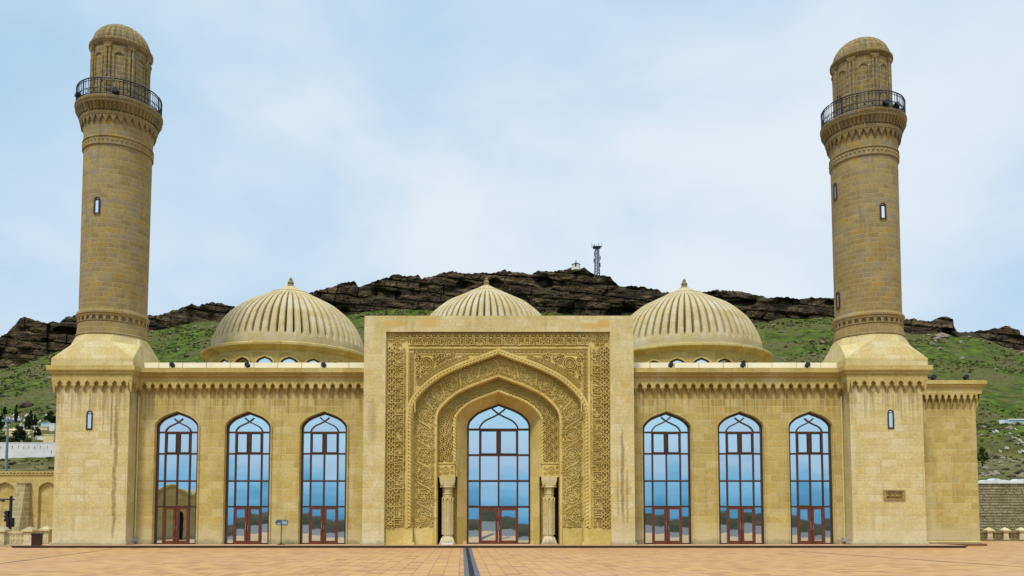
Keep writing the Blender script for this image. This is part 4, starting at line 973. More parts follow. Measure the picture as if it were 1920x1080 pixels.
for a, b_, c, d in ((xq0 - 0.02, xq1 + 0.02, zq1 - 0.06, zq1 + 0.02), (xq0 - 0.02, xq1 + 0.02, zq0 - 0.02, zq0 + 0.06)): pq.box(a, b_, Y_T - 0.10, Y_T + 0.02, c, d)
for a, b_ in ((xq0 - 0.02, xq0 + 0.06), (xq1 - 0.06, xq1 + 0.02)): pq.box(a, b_, Y_T - 0.098, Y_T + 0.02, zq0 + 0.06, zq1 - 0.06)
pqo = pq.build('name_plaque', plain('bronzed_plaque', (0.30, 0.20, 0.06), 0.6), mosque)
def text_mesh(txt, wd, hgt, name, mat, parent, x, y, z, depth=0.012):
    cu = bpy.data.curves.new('lettering', 'FONT'); cu.body = txt; cu.size = 1.0; cu.extrude = 0.02; cu.align_x = 'CENTER'; cu.align_y = 'CENTER'; cu.offset = 0.012
    to = bpy.data.objects.new('tmp', cu); COL.objects.link(to); bpy.context.view_layer.update()
    me = bpy.data.meshes.new_from_object(to.evaluated_get(bpy.context.evaluated_depsgraph_get())); bpy.data.objects.remove(to)
    co = np.array([v.co for v in me.vertices]); mn, mx = co.min(0), co.max(0)
    for v in me.vertices:
        a = (v.co.x - (mn[0] + mx[0]) / 2) / (mx[0] - mn[0]) * wd; b_ = (v.co.y - (mn[1] + mx[1]) / 2) / (mx[1] - mn[1]) * hgt
        v.co = (x + a, y - depth if v.co.z > 0 else y + 0.004, z + b_)
    me.materials.clear(); me.materials.append(mat)
    ob = bpy.data.objects.new(name, me); COL.objects.link(ob); ob.parent = parent; return ob
xm, wq = (xq0 + xq1) / 2, xq1 - xq0
text_mesh('HEYD\u018fR', wq * 0.76, 0.20, 'lettering', M['ink'], pqo, xm, Y_T - 0.06, zq0 + 0.41)
text_mesh('M\u0130NAR\u018fS\u0130', wq * 0.76, 0.23, 'lettering', M['ink'], pqo, xm, Y_T - 0.06, zq0 + 0.18)

# ------------------------------------------------------------------ floodlights
def floodlight_proto():
    r_ = empty('floodlight')
    h = MB(); pts = [(0, 0.16, 0.20), (0, -0.14, 0.26)]
    h.tube([(0, 0.22, 0.19), (0, 0.10, 0.21), (0, -0.16, 0.27)], 0.19, 14, rfun=lambda r0, th, l: r0 * (0.65 if l < 0.05 else 1.0)); hb = h.build('lamp_housing', M['iron'], r_, smooth=40)
    g = MB(); g.tube([(0, -0.161, 0.27), (0, -0.175, 0.273)], 0.16, 14); g.build('lens', M['glassdark'], r_)
    b_ = MB(); b_.box(-0.10, 0.10, -0.06, 0.08, -0.02, 0.02)
    for s_ in (-1, 1): b_.box(s_ * 0.2 - 0.012, s_ * 0.2 + 0.012, -0.03, 0.03, 0.0, 0.26)
    b_.box(-0.2, 0.2, -0.028, 0.028, 0.0, 0.02); b_.build('bracket', M['iron'], r_); return r_
fl = floodlight_proto(); first = True
LIGHTS = [(323, -0.35, 'above the leftmost arched window'), (464, -0.35, 'above the second arched window from the left'), (607, -0.35, 'above the arched window just left of the portal'),
          (1258, -0.35, 'above the arched window just right of the portal'), (1393, -0.35, 'above the second arched window from the right'), (1514, -0.35, 'above the rightmost arched window')]
for px, y, wh in LIGHTS:
    o = fl if first else copy_tree(fl); first = False
    o.location = (PX(px, 687, y), y, ZT + 0.06); o.scale = (0.86,) * 3
    tag(o, 'round black floodlight on the cornice ' + wh, 'floodlight', 'floodlights along the mosque cornice')
for px, wh in ((1750, 'on the low right annexe roof, beside the right minaret tower'), (1811, 'on the low right annexe roof, nearer its outer corner')):
    o = copy_tree(fl); o.location = (PX(px, 709, AY - 0.3), AY - 0.3, azt + 0.04); o.scale = (0.86,) * 3; tag(o, 'round black floodlight ' + wh, 'floodlight', 'floodlights along the mosque cornice')
for (mn, L, zf), an_, wh in ((MNL, 20, 'just right of centre on the left minaret balcony'), (MNL, -43, 'at left on the left minaret balcony'), (MNR, 8, 'near the middle of the right minaret balcony'), (MNR, 27, 'at right on the right minaret balcony')):
    o = copy_tree(fl); a = R(an_); o.location = (L.x + 2.74 * math.sin(a), L.y - 2.74 * math.cos(a), zf); o.rotation_euler = (0, 0, a); o.scale = (1, 1, 1)
    tag(o, 'small black spotlight ' + wh, 'floodlight', 'spotlights on the minaret balconies')

# ------------------------------------------------------------------ plaza and ground
m, t, b = base_mat('terracotta_paving', 0.75); b.inputs['Specular IOR Level'].default_value = 0.25
o = t.new('ShaderNodeTexCoord').outputs['Object']; x, y, z = t.sep(o)
xr = t.m('ADD', t.m('MULTIPLY', x, 0.998), t.m('MULTIPLY', y, 0.06)); yr = t.m('SUBTRACT', t.m('MULTIPLY', y, 0.998), t.m('MULTIPLY', x, 0.012))
TS = 0.5
cu, cv_ = t.m('DIVIDE', xr, TS), t.m('DIVIDE', yr, TS)
wn = t.new('ShaderNodeTexWhiteNoise', noise_dimensions='2D'); t.put(wn.inputs['Vector'], t.comb(t.m('FLOOR', cu), t.m('FLOOR', cv_)))
c = t.ramp(wn.outputs[0], [(0.0, (0.32, 0.168, 0.066)), (0.35, (0.445, 0.25, 0.09)), (0.7, (0.49, 0.295, 0.115)), (0.93, (0.43, 0.215, 0.115)), (1.0, (0.51, 0.28, 0.11))])
c = t.mix(t.m('MULTIPLY', t.smooth(t.noise(o, 0.07, 4), 0.42, 0.68), 0.45), c, (0.44, 0.25, 0.145))
c = t.mix(t.m('MULTIPLY', t.smooth(t.noise(o, 0.35, 6, 0.7), 0.5, 0.72), 0.35), c, (0.40, 0.22, 0.10))
c = t.mix(t.m('MULTIPLY', t.smooth(t.noise(t.comb(t.m('MULTIPLY', x, 0.5), y), 0.5, 4), 0.55, 0.75), 0.3), c, (0.52, 0.33, 0.18))
fu, fv = t.m('FRACT', cu), t.m('FRACT', cv_)
dmin = t.m('MINIMUM', t.m('MINIMUM', fu, t.m('SUBTRACT', 1.0, fu)), t.m('MINIMUM', fv, t.m('SUBTRACT', 1.0, fv)))
jm = t.smooth(dmin, 0.06, 0.02)
c = t.mix(t.m('MULTIPLY', jm, 0.5), c, (0.17, 0.10, 0.05))
t.put(b.inputs['Base Color'], c)
bump(t, b, t.m('SUBTRACT', t.m('MULTIPLY', t.noise(o, 6, 4), 0.5), jm), 0.3, 0.02); M['paving'] = m
pg = MB(); pg.quad((-95, -125, -0.15), (95, -125, -0.15), (95, 34, -0.15), (-95, 34, -0.15)); tag(pg.build('plaza', M['paving']), kind='structure')
m, t, b = base_mat('podium_paving', 0.8)
o = t.new('ShaderNodeTexCoord').outputs['Object']
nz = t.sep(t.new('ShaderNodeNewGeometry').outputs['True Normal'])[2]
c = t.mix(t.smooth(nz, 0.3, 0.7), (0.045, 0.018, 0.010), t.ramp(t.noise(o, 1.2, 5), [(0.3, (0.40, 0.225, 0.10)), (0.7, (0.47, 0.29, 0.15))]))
t.put(b.inputs['Base Color'], c); M['podium'] = m
pv = MB(); yf_ = -2.9
pv.box(PX(22, 1024, yf_), PX(1812, 1024, yf_), yf_ + 0.04, 38, -0.16, -0.012); pv.box(PX(20, 1024, yf_), PX(1815, 1024, yf_), yf_, 37.9, -0.075, -0.004)
tag(pv.build('pavement', M['podium']), kind='structure')
m, t, b = base_mat('dark_mirrored_ground', 0.85); o = t.new('ShaderNodeTexCoord').outputs['Object']
t.put(b.inputs['Base Color'], t.ramp(t.noise(o, 0.3, 5), [(0.3, (0.075, 0.062, 0.058)), (0.7, (0.11, 0.092, 0.085))]))
rd = MB(); rd.quad((-95, -125, -0.145), (95, -125, -0.145), (95, -40, -0.145), (-95, -40, -0.145)); tag(rd.build('added_dark_ground', m), kind='structure')  # unseen dark strip, added to darken the ground the panes mirror
# drain with grey kerbs and dark grating
dr_root = empty('drain_channel', (-1.2, -17, -0.15), 'grey-kerbed drain channel with a dark grating running to the entrance', 'drain')
p0, p1 = Vector((-1.88, -3.6, 0)), Vector((-0.1, -33, 0)); dd = (p1 - p0).normalized(); nn = Vector((-dd.y, dd.x, 0))
def lane(mb, a, b_, z0, z1, q0=p0, q1=p1):
    c = [q0 + nn * a, q0 + nn * b_, q1 + nn * b_, q1 + nn * a]; off = dr_root.location
    vs = [Vector((p.x, p.y, z0)) - off for p in c] + [Vector((p.x, p.y, z1)) - off for p in c]
    mb.add(vs, [(0, 1, 2, 3), (4, 7, 6, 5), (0, 4, 5, 1), (1, 5, 6, 2), (2, 6, 7, 3), (3, 7, 4, 0)])
for a, b_ in ((-0.25, -0.085), (0.085, 0.25)):
    k = MB(); n = 30
    for i in range(n): lane(k, a, b_, -0.16, -0.132 + 0.002 * (i % 2), p0 + (p1 - p0) * (i / n + 0.0004), p0 + (p1 - p0) * ((i + 1) / n - 0.0004))
    k.build('kerb', M['kerb'], dr_root)
k = MB(); lane(k, -0.085, 0.085, -0.16, -0.1455)
for i in range(240): lane(k, -0.08, 0.08, -0.15, -0.136, p0 + (p1 - p0) * (i / 240), p0 + (p1 - p0) * ((i + 0.5) / 240))
k.build('grating', M['iron'], dr_root)
for nm, a, b_, lab in (('drain_slot', (-18.3, -28), (-23.2, -5.0), 'thin dark drain slot crossing the paving at left'), ('drain_slot', (16.9, -8.8), (21.2, -30), 'thin dark drain slot crossing the paving at right')):
    a, b_ = Vector((*a, 0)), Vector((*b_, 0)); d = (b_ - a).normalized(); n_ = Vector((-d.y, d.x, 0)) * 0.05; k = MB()
    c_ = [a - n_, a + n_, b_ + n_, b_ - n_]
    k.add([tuple(p + Vector((0, 0, z))) for z in (-0.16, -0.144) for p in c_], [(0, 1, 2, 3), (4, 7, 6, 5), (0, 4, 5, 1), (1, 5, 6, 2), (2, 6, 7, 3), (3, 7, 4, 0)])
    tag(k.build(nm, M['iron']), lab, 'drain', 'thin drain slots in the plaza')

gh = empty('gatehouse', (-35, -25, -0.15), 'yellow stone gatehouse across the plaza, seen mirrored in the leftmost arched window', 'building')
k = MB(); x0_, x1_, yy_, hz_ = -6.0, 5.4, 0.0, 4.2; xx_ = np.linspace(x0_, x1_, 40); zr_ = hz_ + 0.9 * np.abs(np.sin((xx_ - x0_) * 0.85)) ** 0.7
A = arch(3.4, 0.8, 3.0, 0); k.quad((x0_, 0, 0), (2.6, 0, 0), (2.6, 0, hz_), (x0_, 0, hz_)); k.quad((4.2, 0, 0), (x1_, 0, 0), (x1_, 0, hz_), (4.2, 0, hz_)); k.strip(at_y(A, 0), [(q[0], 0, hz_) for q in A]); k.strip(at_y(A, -1.0), at_y(A, 0))
k.strip([(a, 0, hz_) for a in xx_], [(a, 0, b_) for a, b_ in zip(xx_, zr_)]); k.strip([(a, 0, b_) for a, b_ in zip(xx_, zr_)], [(a, -5, b_) for a, b_ in zip(xx_, zr_)])
k.quad((x1_, 0, 0), (x1_, -5, 0), (x1_, -5, hz_), (x1_, 0, hz_)); k.quad((x0_, 0, 0), (x0_, -5, 0), (x0_, -5, hz_), (x0_, 0, hz_)); k.quad((x0_, -5, 0), (x1_, -5, 0), (x1_, -5, hz_), (x0_, -5, hz_)); k.build('wall', M['wall'], gh)
k = MB()
for i in range(39): k.tube([(xx_[i], 0.12, zr_[i]), (xx_[i + 1], 0.12, zr_[i + 1])], 0.16, 6)
k.build('cornice', M['trim'], gh); k = MB(); k.quad((2.5, -1.0, 0), (4.3, -1.0, 0), (4.3, -1.0, 3.1), (2.5, -1.0, 3.1)); k.build('doorway', M['recess_shade'], gh)
# ------------------------------------------------------------------ hill, cliff
def hsh(ix, iy, seed):
    h = (ix.astype(np.int64) * 374761393 + iy.astype(np.int64) * 668265263 + seed * 1442695041) & 0x7fffffff
    h = ((h ^ (h >> 13)) * 1274126177) & 0x7fffffff; h = h ^ (h >> 16); return (h & 0xffff) / 65535.0
def vn(x, y, seed=0):
    ix, iy = np.floor(x), np.floor(y); fx, fy = x - ix, y - iy; fx, fy = fx * fx * (3 - 2 * fx), fy * fy * (3 - 2 * fy)
    a, b_, c, d = hsh(ix, iy, seed), hsh(ix + 1, iy, seed), hsh(ix, iy + 1, seed), hsh(ix + 1, iy + 1, seed)
    return (a * (1 - fx) + b_ * fx) * (1 - fy) + (c * (1 - fx) + d * fx) * fy
def fbm(x, y, oct=5, seed=0):
    s = 0; a = 0.5
    for i in range(oct): s = s + a * (vn(x * 2 ** i, y * 2 ** i, seed + i * 17) - 0.5); a *= 0.55
    return s
SKY = np.array([(-300, 668), (-120, 652), (-30, 636), (2, 630), (15, 623), (26, 610), (38, 595), (52, 596), (70, 602), (85, 606), (100, 603), (111, 605), (118, 597), (126, 593), (141, 591), (210, 585), (272, 592), (300, 590), (325, 582), (357, 570), (374, 574), (378, 570), (401, 567), (427, 571), (443, 576), (500, 570), (574, 550), (604, 543), (639, 532), (665, 526), (668.5, 537), (678, 536), (702, 528), (716, 524), (736, 516), (761, 517), (784, 516), (790, 521.5), (820, 517), (833, 510), (849, 510), (860, 512.5), (899, 512), (924, 513), (947, 506), (950, 510), (978, 510), (992, 513.7), (1012, 508), (1037, 509), (1065, 504.7), (1071, 502.4), (1096, 502.4), (1104, 507.5), (1118, 513.7), (1144, 518.7), (1152, 527), (1161, 537), (1172, 538.4), (1183, 535), (1203, 537), (1220, 541), (1250, 549), (1320, 547.5), (1345, 544), (1390, 546), (1435, 557.5), (1500, 559), (1560, 558), (1625, 575), (1693, 600), (1716, 596), (1720, 600), (1747, 601), (1767, 594.7), (1780, 593), (1787, 597.5), (1789, 613), (1795, 621), (1803, 623), (1825, 623), (1840, 619), (1863, 616.7), (1890, 611), (1900, 615), (1912, 619), (1913.5, 627.5), (1930, 630), (2050, 650), (2220, 672)])
CB = np.array([(-300, 715), (0, 692), (30, 688), (60, 674), (95, 663), (141, 652), (272, 622), (330, 612), (400, 606), (443, 603), (574, 602), (680, 587), (720, 584), (800, 581), (1030, 589), (1060, 594), (1200, 597), (1250, 603), (1430, 607), (1470, 604), (1560, 594), (1690, 624), (1720, 627), (1780, 627), (1800, 634), (1850, 636), (1890, 652), (1920, 658), (2220, 705)])
DC = 450.0
def Pn(px, py, D):          # vectorised P with camera distance along y
    cx, cy = (px - PX0) / F, (PY0 - py) / F
    yy = math.cos(PITCH) - math.sin(PITCH) * cy; zz = math.sin(PITCH) + math.cos(PITCH) * cy
    tt = D / yy; return CAM.x + cx * tt, CAM.y + D, CAM.z + zz * tt
def grid_obj(name, X, Y, Z, mat, smooth=None):
    nr, nc = X.shape; me = bpy.data.meshes.new(name)
    V = np.stack([X, Y, Z], -1).reshape(-1, 3); i = np.arange(nr * nc).reshape(nr, nc)
    Fq = np.stack([i[:-1, :-1], i[:-1, 1:], i[1:, 1:], i[1:, :-1]], -1).reshape(-1, 4)
    me.from_pydata(V.tolist(), [], Fq.tolist()); me.materials.append(mat)
    if smooth: me.polygons.foreach_set('use_smooth', [True] * len(me.polygons))
    me.update(); ob = bpy.data.objects.new(name, me); COL.objects.link(ob); return ob
def slope_z(px, d):
    zc_ = Pn(px, np.interp(px, CB[:, 0], CB[:, 1]), DC)[2]
    k0 = np.interp(d, [93, 180, 181, 240], [6.3, 15.2, 17.6, 30.5])
    k = np.clip((d - 240) / (DC - 240), 0, 1.2); return np.where(d < 240, k0, 30.5 + (zc_ - 30.5) * k ** 1.04)
def world_px(x, D): return PX0 + (x - CAM.x) * F / D
def hill_z(x, d):
    px = world_px(x, d * math.cos(PITCH) + 0.063 * 30)
    z = slope_z(px, d); fade = np.clip((d - 93) / 60, 0.15, 1)
    return z + fade * (3.4 * fbm(x * 0.03, d * 0.03, 4, 3) + 1.5 * fbm(x * 0.16, d * 0.16, 4, 9) + 0.9 * np.abs(fbm(x * 0.09 + 7, d * 0.3, 3, 21)))
pxs = np.arange(-420, 2340, 5.0); ds = np.concatenate([[93.0], np.geomspace(93.5, 470, 210)])
PXg, Dg = np.meshgrid(pxs, ds); Xg = CAM.x + (PXg - PX0) / F * Dg
Zg = hill_z(Xg, Dg); Zg[0, :] = -0.4
m, t, b = base_mat('grassy_hillside', 0.95); b.inputs['Specular IOR Level'].default_value = 0.05
o = t.new('ShaderNodeTexCoord').outputs['Object']; x, y, z = t.sep(o)
q = t.comb(x, t.m('MULTIPLY', y, 0.5), t.m('MULTIPLY', z, 1.6))
n1, n2, n3 = t.noise(q, 0.045, 6, 0.65), t.noise(q, 0.22, 6, 0.7, 0.4), t.noise(q, 0.9, 5, 0.7)
c = t.ramp(n2, [(0.30, (0.012, 0.018, 0.005)), (0.43, (0.035, 0.050, 0.010)), (0.54, (0.066, 0.100, 0.012)), (0.70, (0.132, 0.164, 0.020))])
c = t.mix(t.smooth(n1, 0.43, 0.60), c, t.ramp(n3, [(0.3, (0.035, 0.032, 0.012)), (0.5, (0.085, 0.085, 0.025)), (0.7, (0.15, 0.13, 0.055))]))
c = t.mix(t.m('MULTIPLY', t.smooth(n3, 0.58, 0.74), 0.5), c, (0.02, 0.028, 0.008))
rk = t.m('MULTIPLY', t.smooth(t.noise(t.comb(x, y, t.m('MULTIPLY', z, 5.0)), 0.16, 5, 0.7), 0.57, 0.64), 0.9)
c = t.mix(rk, c, t.ramp(n3, [(0.35, (0.03, 0.024, 0.016)), (0.65, (0.20, 0.165, 0.11))]))
low = t.smooth(t.m('ADD', z, t.m('MULTIPLY', t.noise(q, 0.15, 3), 8.0)), 24, 15)
c = t.mix(t.m('MULTIPLY', low, 0.6), c, t.ramp(n2, [(0.3, (0.05, 0.045, 0.018)), (0.5, (0.13, 0.11, 0.045)), (0.7, (0.22, 0.18, 0.09))]))
t.put(b.inputs['Base Color'], c); bump(t, b, t.m('ADD', n3, n2), 0.8, 0.6); M['grass'] = m
tag(grid_obj('hill', Xg, Dg + CAM.y, Zg, M['grass'], True), kind='structure')
# rock rim
pxs = np.arange(-300, 2220, 1.15); NRW = 76
top = np.interp(pxs, SKY[:, 0], SKY[:, 1]); bot = np.interp(pxs, CB[:, 0], CB[:, 1])
jag = np.round(vn(pxs / 9.0, pxs * 0, 41) * 3) / 3 * 3.0 + vn(pxs / 3.0, pxs * 0, 43) * 2.2; top = top + jag - 2.6
v = np.concatenate([np.linspace(-0.35, 0, 8, endpoint=False), np.linspace(0, 1, NRW)])[:, None]
py = bot[None] + (top - bot)[None] * v
Xc = ((pxs - PX0) / F * DC)[None] + 0 * v; Zc0 = Pn(pxs[None] + 0 * v, py, DC)[2]
Dl = 16 * fbm(Xc * 0.018, Zc0 * 0.01, 3, 51)
zt_ = Zc0 + 0.10 * Xc + 2.5 * fbm(Xc * 0.03, Zc0 * 0.05, 3, 57)
lay = zt_ / 4.6 + 1.1 * vn(zt_ * 0.13, Xc * 0.012, 61) + 0.25 * vn(Xc * 0.12, Zc0 * 0.2, 62); li = np.floor(lay); lf = lay - li
jw = 6.0 + 12 * hsh(li, li * 0, 63); jx = Xc / jw + 3 * hsh(li, li * 0 + 3, 64) + 0.9 * vn(Xc * 0.16, Zc0 * 0.16, 65); ji = np.floor(jx)
blk = hsh(li, ji, 66); lwide = hsh(li, np.floor(Xc / 26.0), 67)
und = 1.7 * np.clip((0.22 - lf) / 0.22, 0, 1)                                  # dark undercut below each bed
jnt = 1.1 * np.clip((0.10 - (jx - ji)) / 0.10, 0, 1)
big = np.floor(Xc / 17.0 + 1.4 * vn(Xc * 0.05, Zc0 * 0.02, 71)); bb = hsh(big, big * 0, 72) * 5.0
cav = 5.5 * np.clip((vn(Xc * 0.11, Zc0 * 0.19, 75) - 0.66) / 0.2, 0, 1)
Dd = DC - 4 + 5.0 * np.clip(v, 0, 1) ** 1.0 + Dl + bb + 3.0 * blk + 2.4 * lwide + und + jnt + cav + 3.2 * fbm(Xc * 0.22, Zc0 * 0.4, 5, 77) + 0.9 * np.abs(fbm(Xc * 0.15, zt_ * 1.3, 3, 79)) - 12 * np.clip(-v, 0, 1)
Dd = np.where(v > 0.90, Dd + 0, Dd)
Xr, Yr, Zr = Pn(pxs[None] + 0 * v, py, Dd)
bk = [(Xr[-1] * 1.0, Yr[-1] + k_, Zr[-1] - dz_) for k_, dz_ in ((3, -0.1), (12, 0.4), (60, 12))]
Xr = np.vstack([Xr] + [q_[0][None] for q_ in bk]); Yr = np.vstack([Yr] + [q_[1][None] for q_ in bk]); Zr = np.vstack([Zr] + [q_[2][None] for q_ in bk])
m, t, b = base_mat('dark_layered_rock', 0.95); b.inputs['Specular IOR Level'].default_value = 0.05
o = t.new('ShaderNodeTexCoord').outputs['Object']; x, y, z = t.sep(o)
zl_ = t.m('ADD', z, t.m('MULTIPLY', x, 0.10))
s1 = t.noise(t.comb(t.m('MULTIPLY', x, 0.25), t.m('MULTIPLY', y, 0.25), zl_), 0.30, 6, 0.72, 0.9); s2 = t.noise(o, 0.10, 5, 0.6); s3 = t.noise(o, 0.9, 5, 0.7)
c = t.ramp(s1, [(0.30, (0.012, 0.009, 0.007)), (0.45, (0.028, 0.022, 0.016)), (0.56, (0.078, 0.054, 0.030)), (0.69, (0.23, 0.165, 0.09))])
c = t.mix(t.m('MULTIPLY', t.smooth(s2, 0.52, 0.70), 0.6), c, t.ramp(s3, [(0.3, (0.05, 0.03, 0.016)), (0.7, (0.19, 0.11, 0.05))]))
c = t.mix(t.m('MULTIPLY', t.smooth(s3, 0.46, 0.64), 0.55), c, (0.013, 0.010, 0.009))
nz = t.sep(t.new('ShaderNodeNewGeometry').outputs['True Normal'])[2]
c = t.mix(t.m('MULTIPLY', t.smooth(t.m('ABSOLUTE', nz), 0.72, 0.95), t.smooth(s2, 0.45, 0.55)), c, (0.035, 0.05, 0.012))
t.put(b.inputs['Base Color'], c); bump(t, b, t.m('ADD', s1, s3), 0.9, 0.5); M['rock'] = m
tag(grid_obj('rocky_cliff', Xr, Yr, Zr, M['rock']), kind='structure')
# ground to the horizon and the bank behind the camera that the panes mirror
m, t, b = base_mat('dry_ground', 0.95); o = t.new('ShaderNodeTexCoord').outputs['Object']
t.put(b.inputs['Base Color'], t.ramp(t.noise(o, 0.02, 5), [(0.3, (0.10, 0.085, 0.05)), (0.7, (0.19, 0.15, 0.08))]))
gr = MB(); gr.quad((-5000, -5000, -0.4), (5000, -5000, -0.4), (5000, 6000, -0.4), (-5000, 6000, -0.4)); tag(gr.build('ground', m), kind='structure')
bx = np.linspace(-220, 220, 300); vv = np.linspace(0, 1, 9)[:, None]
hh = 2.9 + 0.9 * fbm(bx * 0.05, bx * 0, 3, 91) + 0.35 * vn(bx * 0.5, bx * 0, 95)
tag(grid_obj('terrain', bx[None] + 0 * vv, -126 - 14 * vv + 0 * bx[None], -0.45 + hh[None] * np.sin(vv * math.pi * 0.9) + 0.0, leafmat('scrubby_bank', (0.02, 0.022, 0.01), (0.07, 0.06, 0.03), 0.3)), kind='structure')

# ------------------------------------------------------------------ scattered rocks and scrub (nobody could count them)
def zat(x, d): return float(hill_z(np.array([x]), np.array([d]))[0])
rk_ = MB(); rs = np.random.default_rng(11)
ico = [(0, 0, 1), (0.9, 0, 0.35), (0.28, 0.85, 0.4), (-0.72, 0.53, 0.3), (-0.72, -0.53, 0.35), (0.28, -0.85, 0.3), (0.75, 0.5, -0.4), (-0.3, 0.85, -0.4), (-0.9, 0, -0.4), (-0.3, -0.85, -0.4), (0.75, -0.5, -0.4)]
icf = [(0, 1, 2), (0, 2, 3), (0, 3, 4), (0, 4, 5), (0, 5, 1), (1, 6, 2), (2, 6, 7), (2, 7, 3), (3, 7, 8), (3, 8, 4), (4, 8, 9), (4, 9, 5), (5, 9, 10), (5, 10, 1), (1, 10, 6)]
def rock(x, d, s, dark):
    z = zat(x, d); sc3 = rs.uniform(0.6, 1.4, 3) * s; sc3[2] *= 0.6; a = rs.uniform(0, 6.28); ca, sa = math.cos(a), math.sin(a)
    vs = []
    for q in ico:
        j = np.array(q) * sc3 * rs.uniform(0.75, 1.2, 3); vs.append((x + j[0] * ca - j[1] * sa, d + CAM.y + j[0] * sa + j[1] * ca, z + j[2] + 0.1 * s))
    rk_.cur = dark; rk_.add(vs, icf)
for k in range(760):
    px = rs.uniform(-100, 2050); d = 93 + 355 * rs.uniform(0, 1) ** 0.8
    if 420 < px < 690 or 780 < px < 1480:
        if d < 400: continue
    if px > 1800 and rs.random() < 0.9: d = rs.uniform(97, 230)
    if px < 110 and d < 260: continue
    rock(CAM.x + (px - PX0) / F * d, d, rs.uniform(0.25, 1.0) * (0.5 + d / 260) * (2.2 if rs.random() < 0.07 else 1), 0 if rs.random() < 0.55 else 1)
for k in range(420):        # stony ground on the right slope, talus under the rim
    if k < 260: px, d = rs.uniform(1825, 2010), rs.uniform(97, 215)
    else: px, d = rs.uniform(-60, 2000), rs.uniform(425, 447)
    rock(CAM.x + (px - PX0) / F * d, d, rs.uniform(0.2, 0.75) * (0.5 + d / 260), 0 if rs.random() < 0.6 else 1)
M['rocklite'] = plain('pale_grey_rock', (0.19, 0.165, 0.115), 0.95, var=0.45, scale=0.8, spec=0.1); M['rockdark'] = plain('dark_brown_rock', (0.07, 0.052, 0.036), 0.95, var=0.5, scale=0.8, spec=0.1)
tag(rk_.build('scattered_rocks', [M['rocklite'], M['rockdark']]), kind='stuff')
tf = MB()
for k in range(15000):
    px = rs.uniform(-60, 1990); d = 94 + 355 * rs.uniform(0, 1) ** 0.75
    if 430 < px < 690 or 780 < px < 1470:
        if d < 420: continue
    x = CAM.x + (px - PX0) / F * d
    if vn(np.array([x * 0.05]), np.array([d * 0.05]), 33)[0] < 0.47: continue
    z = zat(x, d); s = rs.uniform(0.2, 0.62) * (0.55 + d / 420)
    for j in range(4):
        a = rs.uniform(0, 6.28); ca, sa = math.cos(a) * s * rs.uniform(0.4, 1), math.sin(a) * s * rs.uniform(0.4, 1); h = s * rs.uniform(0.35, 0.9)
        cx_, cy_ = x + rs.uniform(-.5, .5) * s, d + CAM.y + rs.uniform(-.5, .5) * s
        tf.add([(cx_ - ca, cy_ - sa, z - 0.1), (cx_ + ca, cy_ + sa, z - 0.1), (cx_ + ca * 0.5 + sa * 0.3, cy_ + sa * 0.5 - 0.2 * s, z + h), (cx_ - ca * 0.6, cy_ - sa * 0.6 - 0.25 * s, z + h * 0.8)], [(0, 1, 2, 3)])
tag(tf.build('grass', M['tuft']), kind='stuff')

# ------------------------------------------------------------------ left: retaining wall, white wall, cemetery
def at_px(px, py, d): p = P(px, py, CAM.y + d); return p
dW = 88.0; yW = CAM.y + dW
zW = PZ(886, yW); x0, x1 = PX(-160, 900, yW), PX(200, 900, yW)
rw = empty('retaining_wall', ((x0 + x1) / 2, yW, 0), 'yellow limestone retaining wall with blind pointed arches at far left', 'wall')
off = rw.location
wb = MB(); arches = [(8, 903), (90, 903)]
edges = x0
for px in (-74, 8, 89, 170):
    cx_ = PX(px, 940, yW); hf = 17.5 / (F / dW); za = PZ(903.5, yW)
    A = arch(cx_, hf, za, -0.3)
    wb.quad((edges, yW, -0.4), (cx_ - hf, yW, -0.4), (cx_ - hf, yW, zW), (edges, yW, zW))
    wb.strip(at_y(A, yW), [(p[0], yW, zW) for p in A]); wb.strip(at_y(A, yW + 0.35), at_y(A, yW))
    wb.add(at_y(A, yW + 0.35), [tuple(range(len(A) - 1, -1, -1))]); edges = cx_ + hf
wb.quad((edges, yW, -0.4), (x1, yW, -0.4), (x1, yW, zW), (edges, yW, zW)); wb.quad((x0, yW, zW), (x1, yW, zW), (x1, yW + 2.5, zW + 0.02), (x0, yW + 2.5, zW + 0.02))
wb.v = [(a - off.x, b_ - off.y, c) for a, b_, c in wb.v]
wb.build('wall_face', M['wall'], rw)
cpg = MB(); cpg.box(x0 - off.x, x1 - off.x, -0.18, 0.6, zW - 0.02, zW + 0.12); cpg.box(x0 - off.x, x1 - off.x, -0.1, 0.02, zW - 0.28, zW - 0.16)
for i in range(int((x1 - x0) / 0.4)): cpg.box(x0 - off.x + i * 0.4, x0 - off.x + i * 0.4 + 0.22, -0.14, 0.02, zW - 0.16, zW - 0.02)
cpg.build('coping', M['trim'], rw)
for px in (47, -36):
    cx_ = PX(px, 940, yW) - off.x; bu = MB(); zt = PZ(907, yW); w0, w1 = 0.95, 0.55
    bu.add([(cx_ - w0, -1.9, -0.4), (cx_ + w0 * 0.5, -1.9, -0.4), (cx_ + w0, -0.9, -0.4), (cx_ + w0, 0, -0.4), (cx_ - w0, 0, -0.4),
            (cx_ - w1, -0.6, zt), (cx_ + w1 * 0.6, -0.6, zt), (cx_ + w1, -0.2, zt), (cx_ + w1, 0, zt), (cx_ - w1, 0, zt)],
           [(0, 1, 6, 5), (1, 2, 7, 6), (2, 3, 8, 7), (4, 0, 5, 9), (5, 6, 7, 8, 9)])
    bu.box(cx_ - w1 - 0.06, cx_ + w1 + 0.06, -0.7, 0, zt, zt + 0.1); bu.build('buttress', M['rustic'], rw)
dV = 180.0; yV_ = CAM.y + dV; zv1, zv0 = PZ(830.5, yV_), PZ(858, yV_)
xv0, xv1 = PX(-90, 840, yV_), PX(190, 840, yV_)
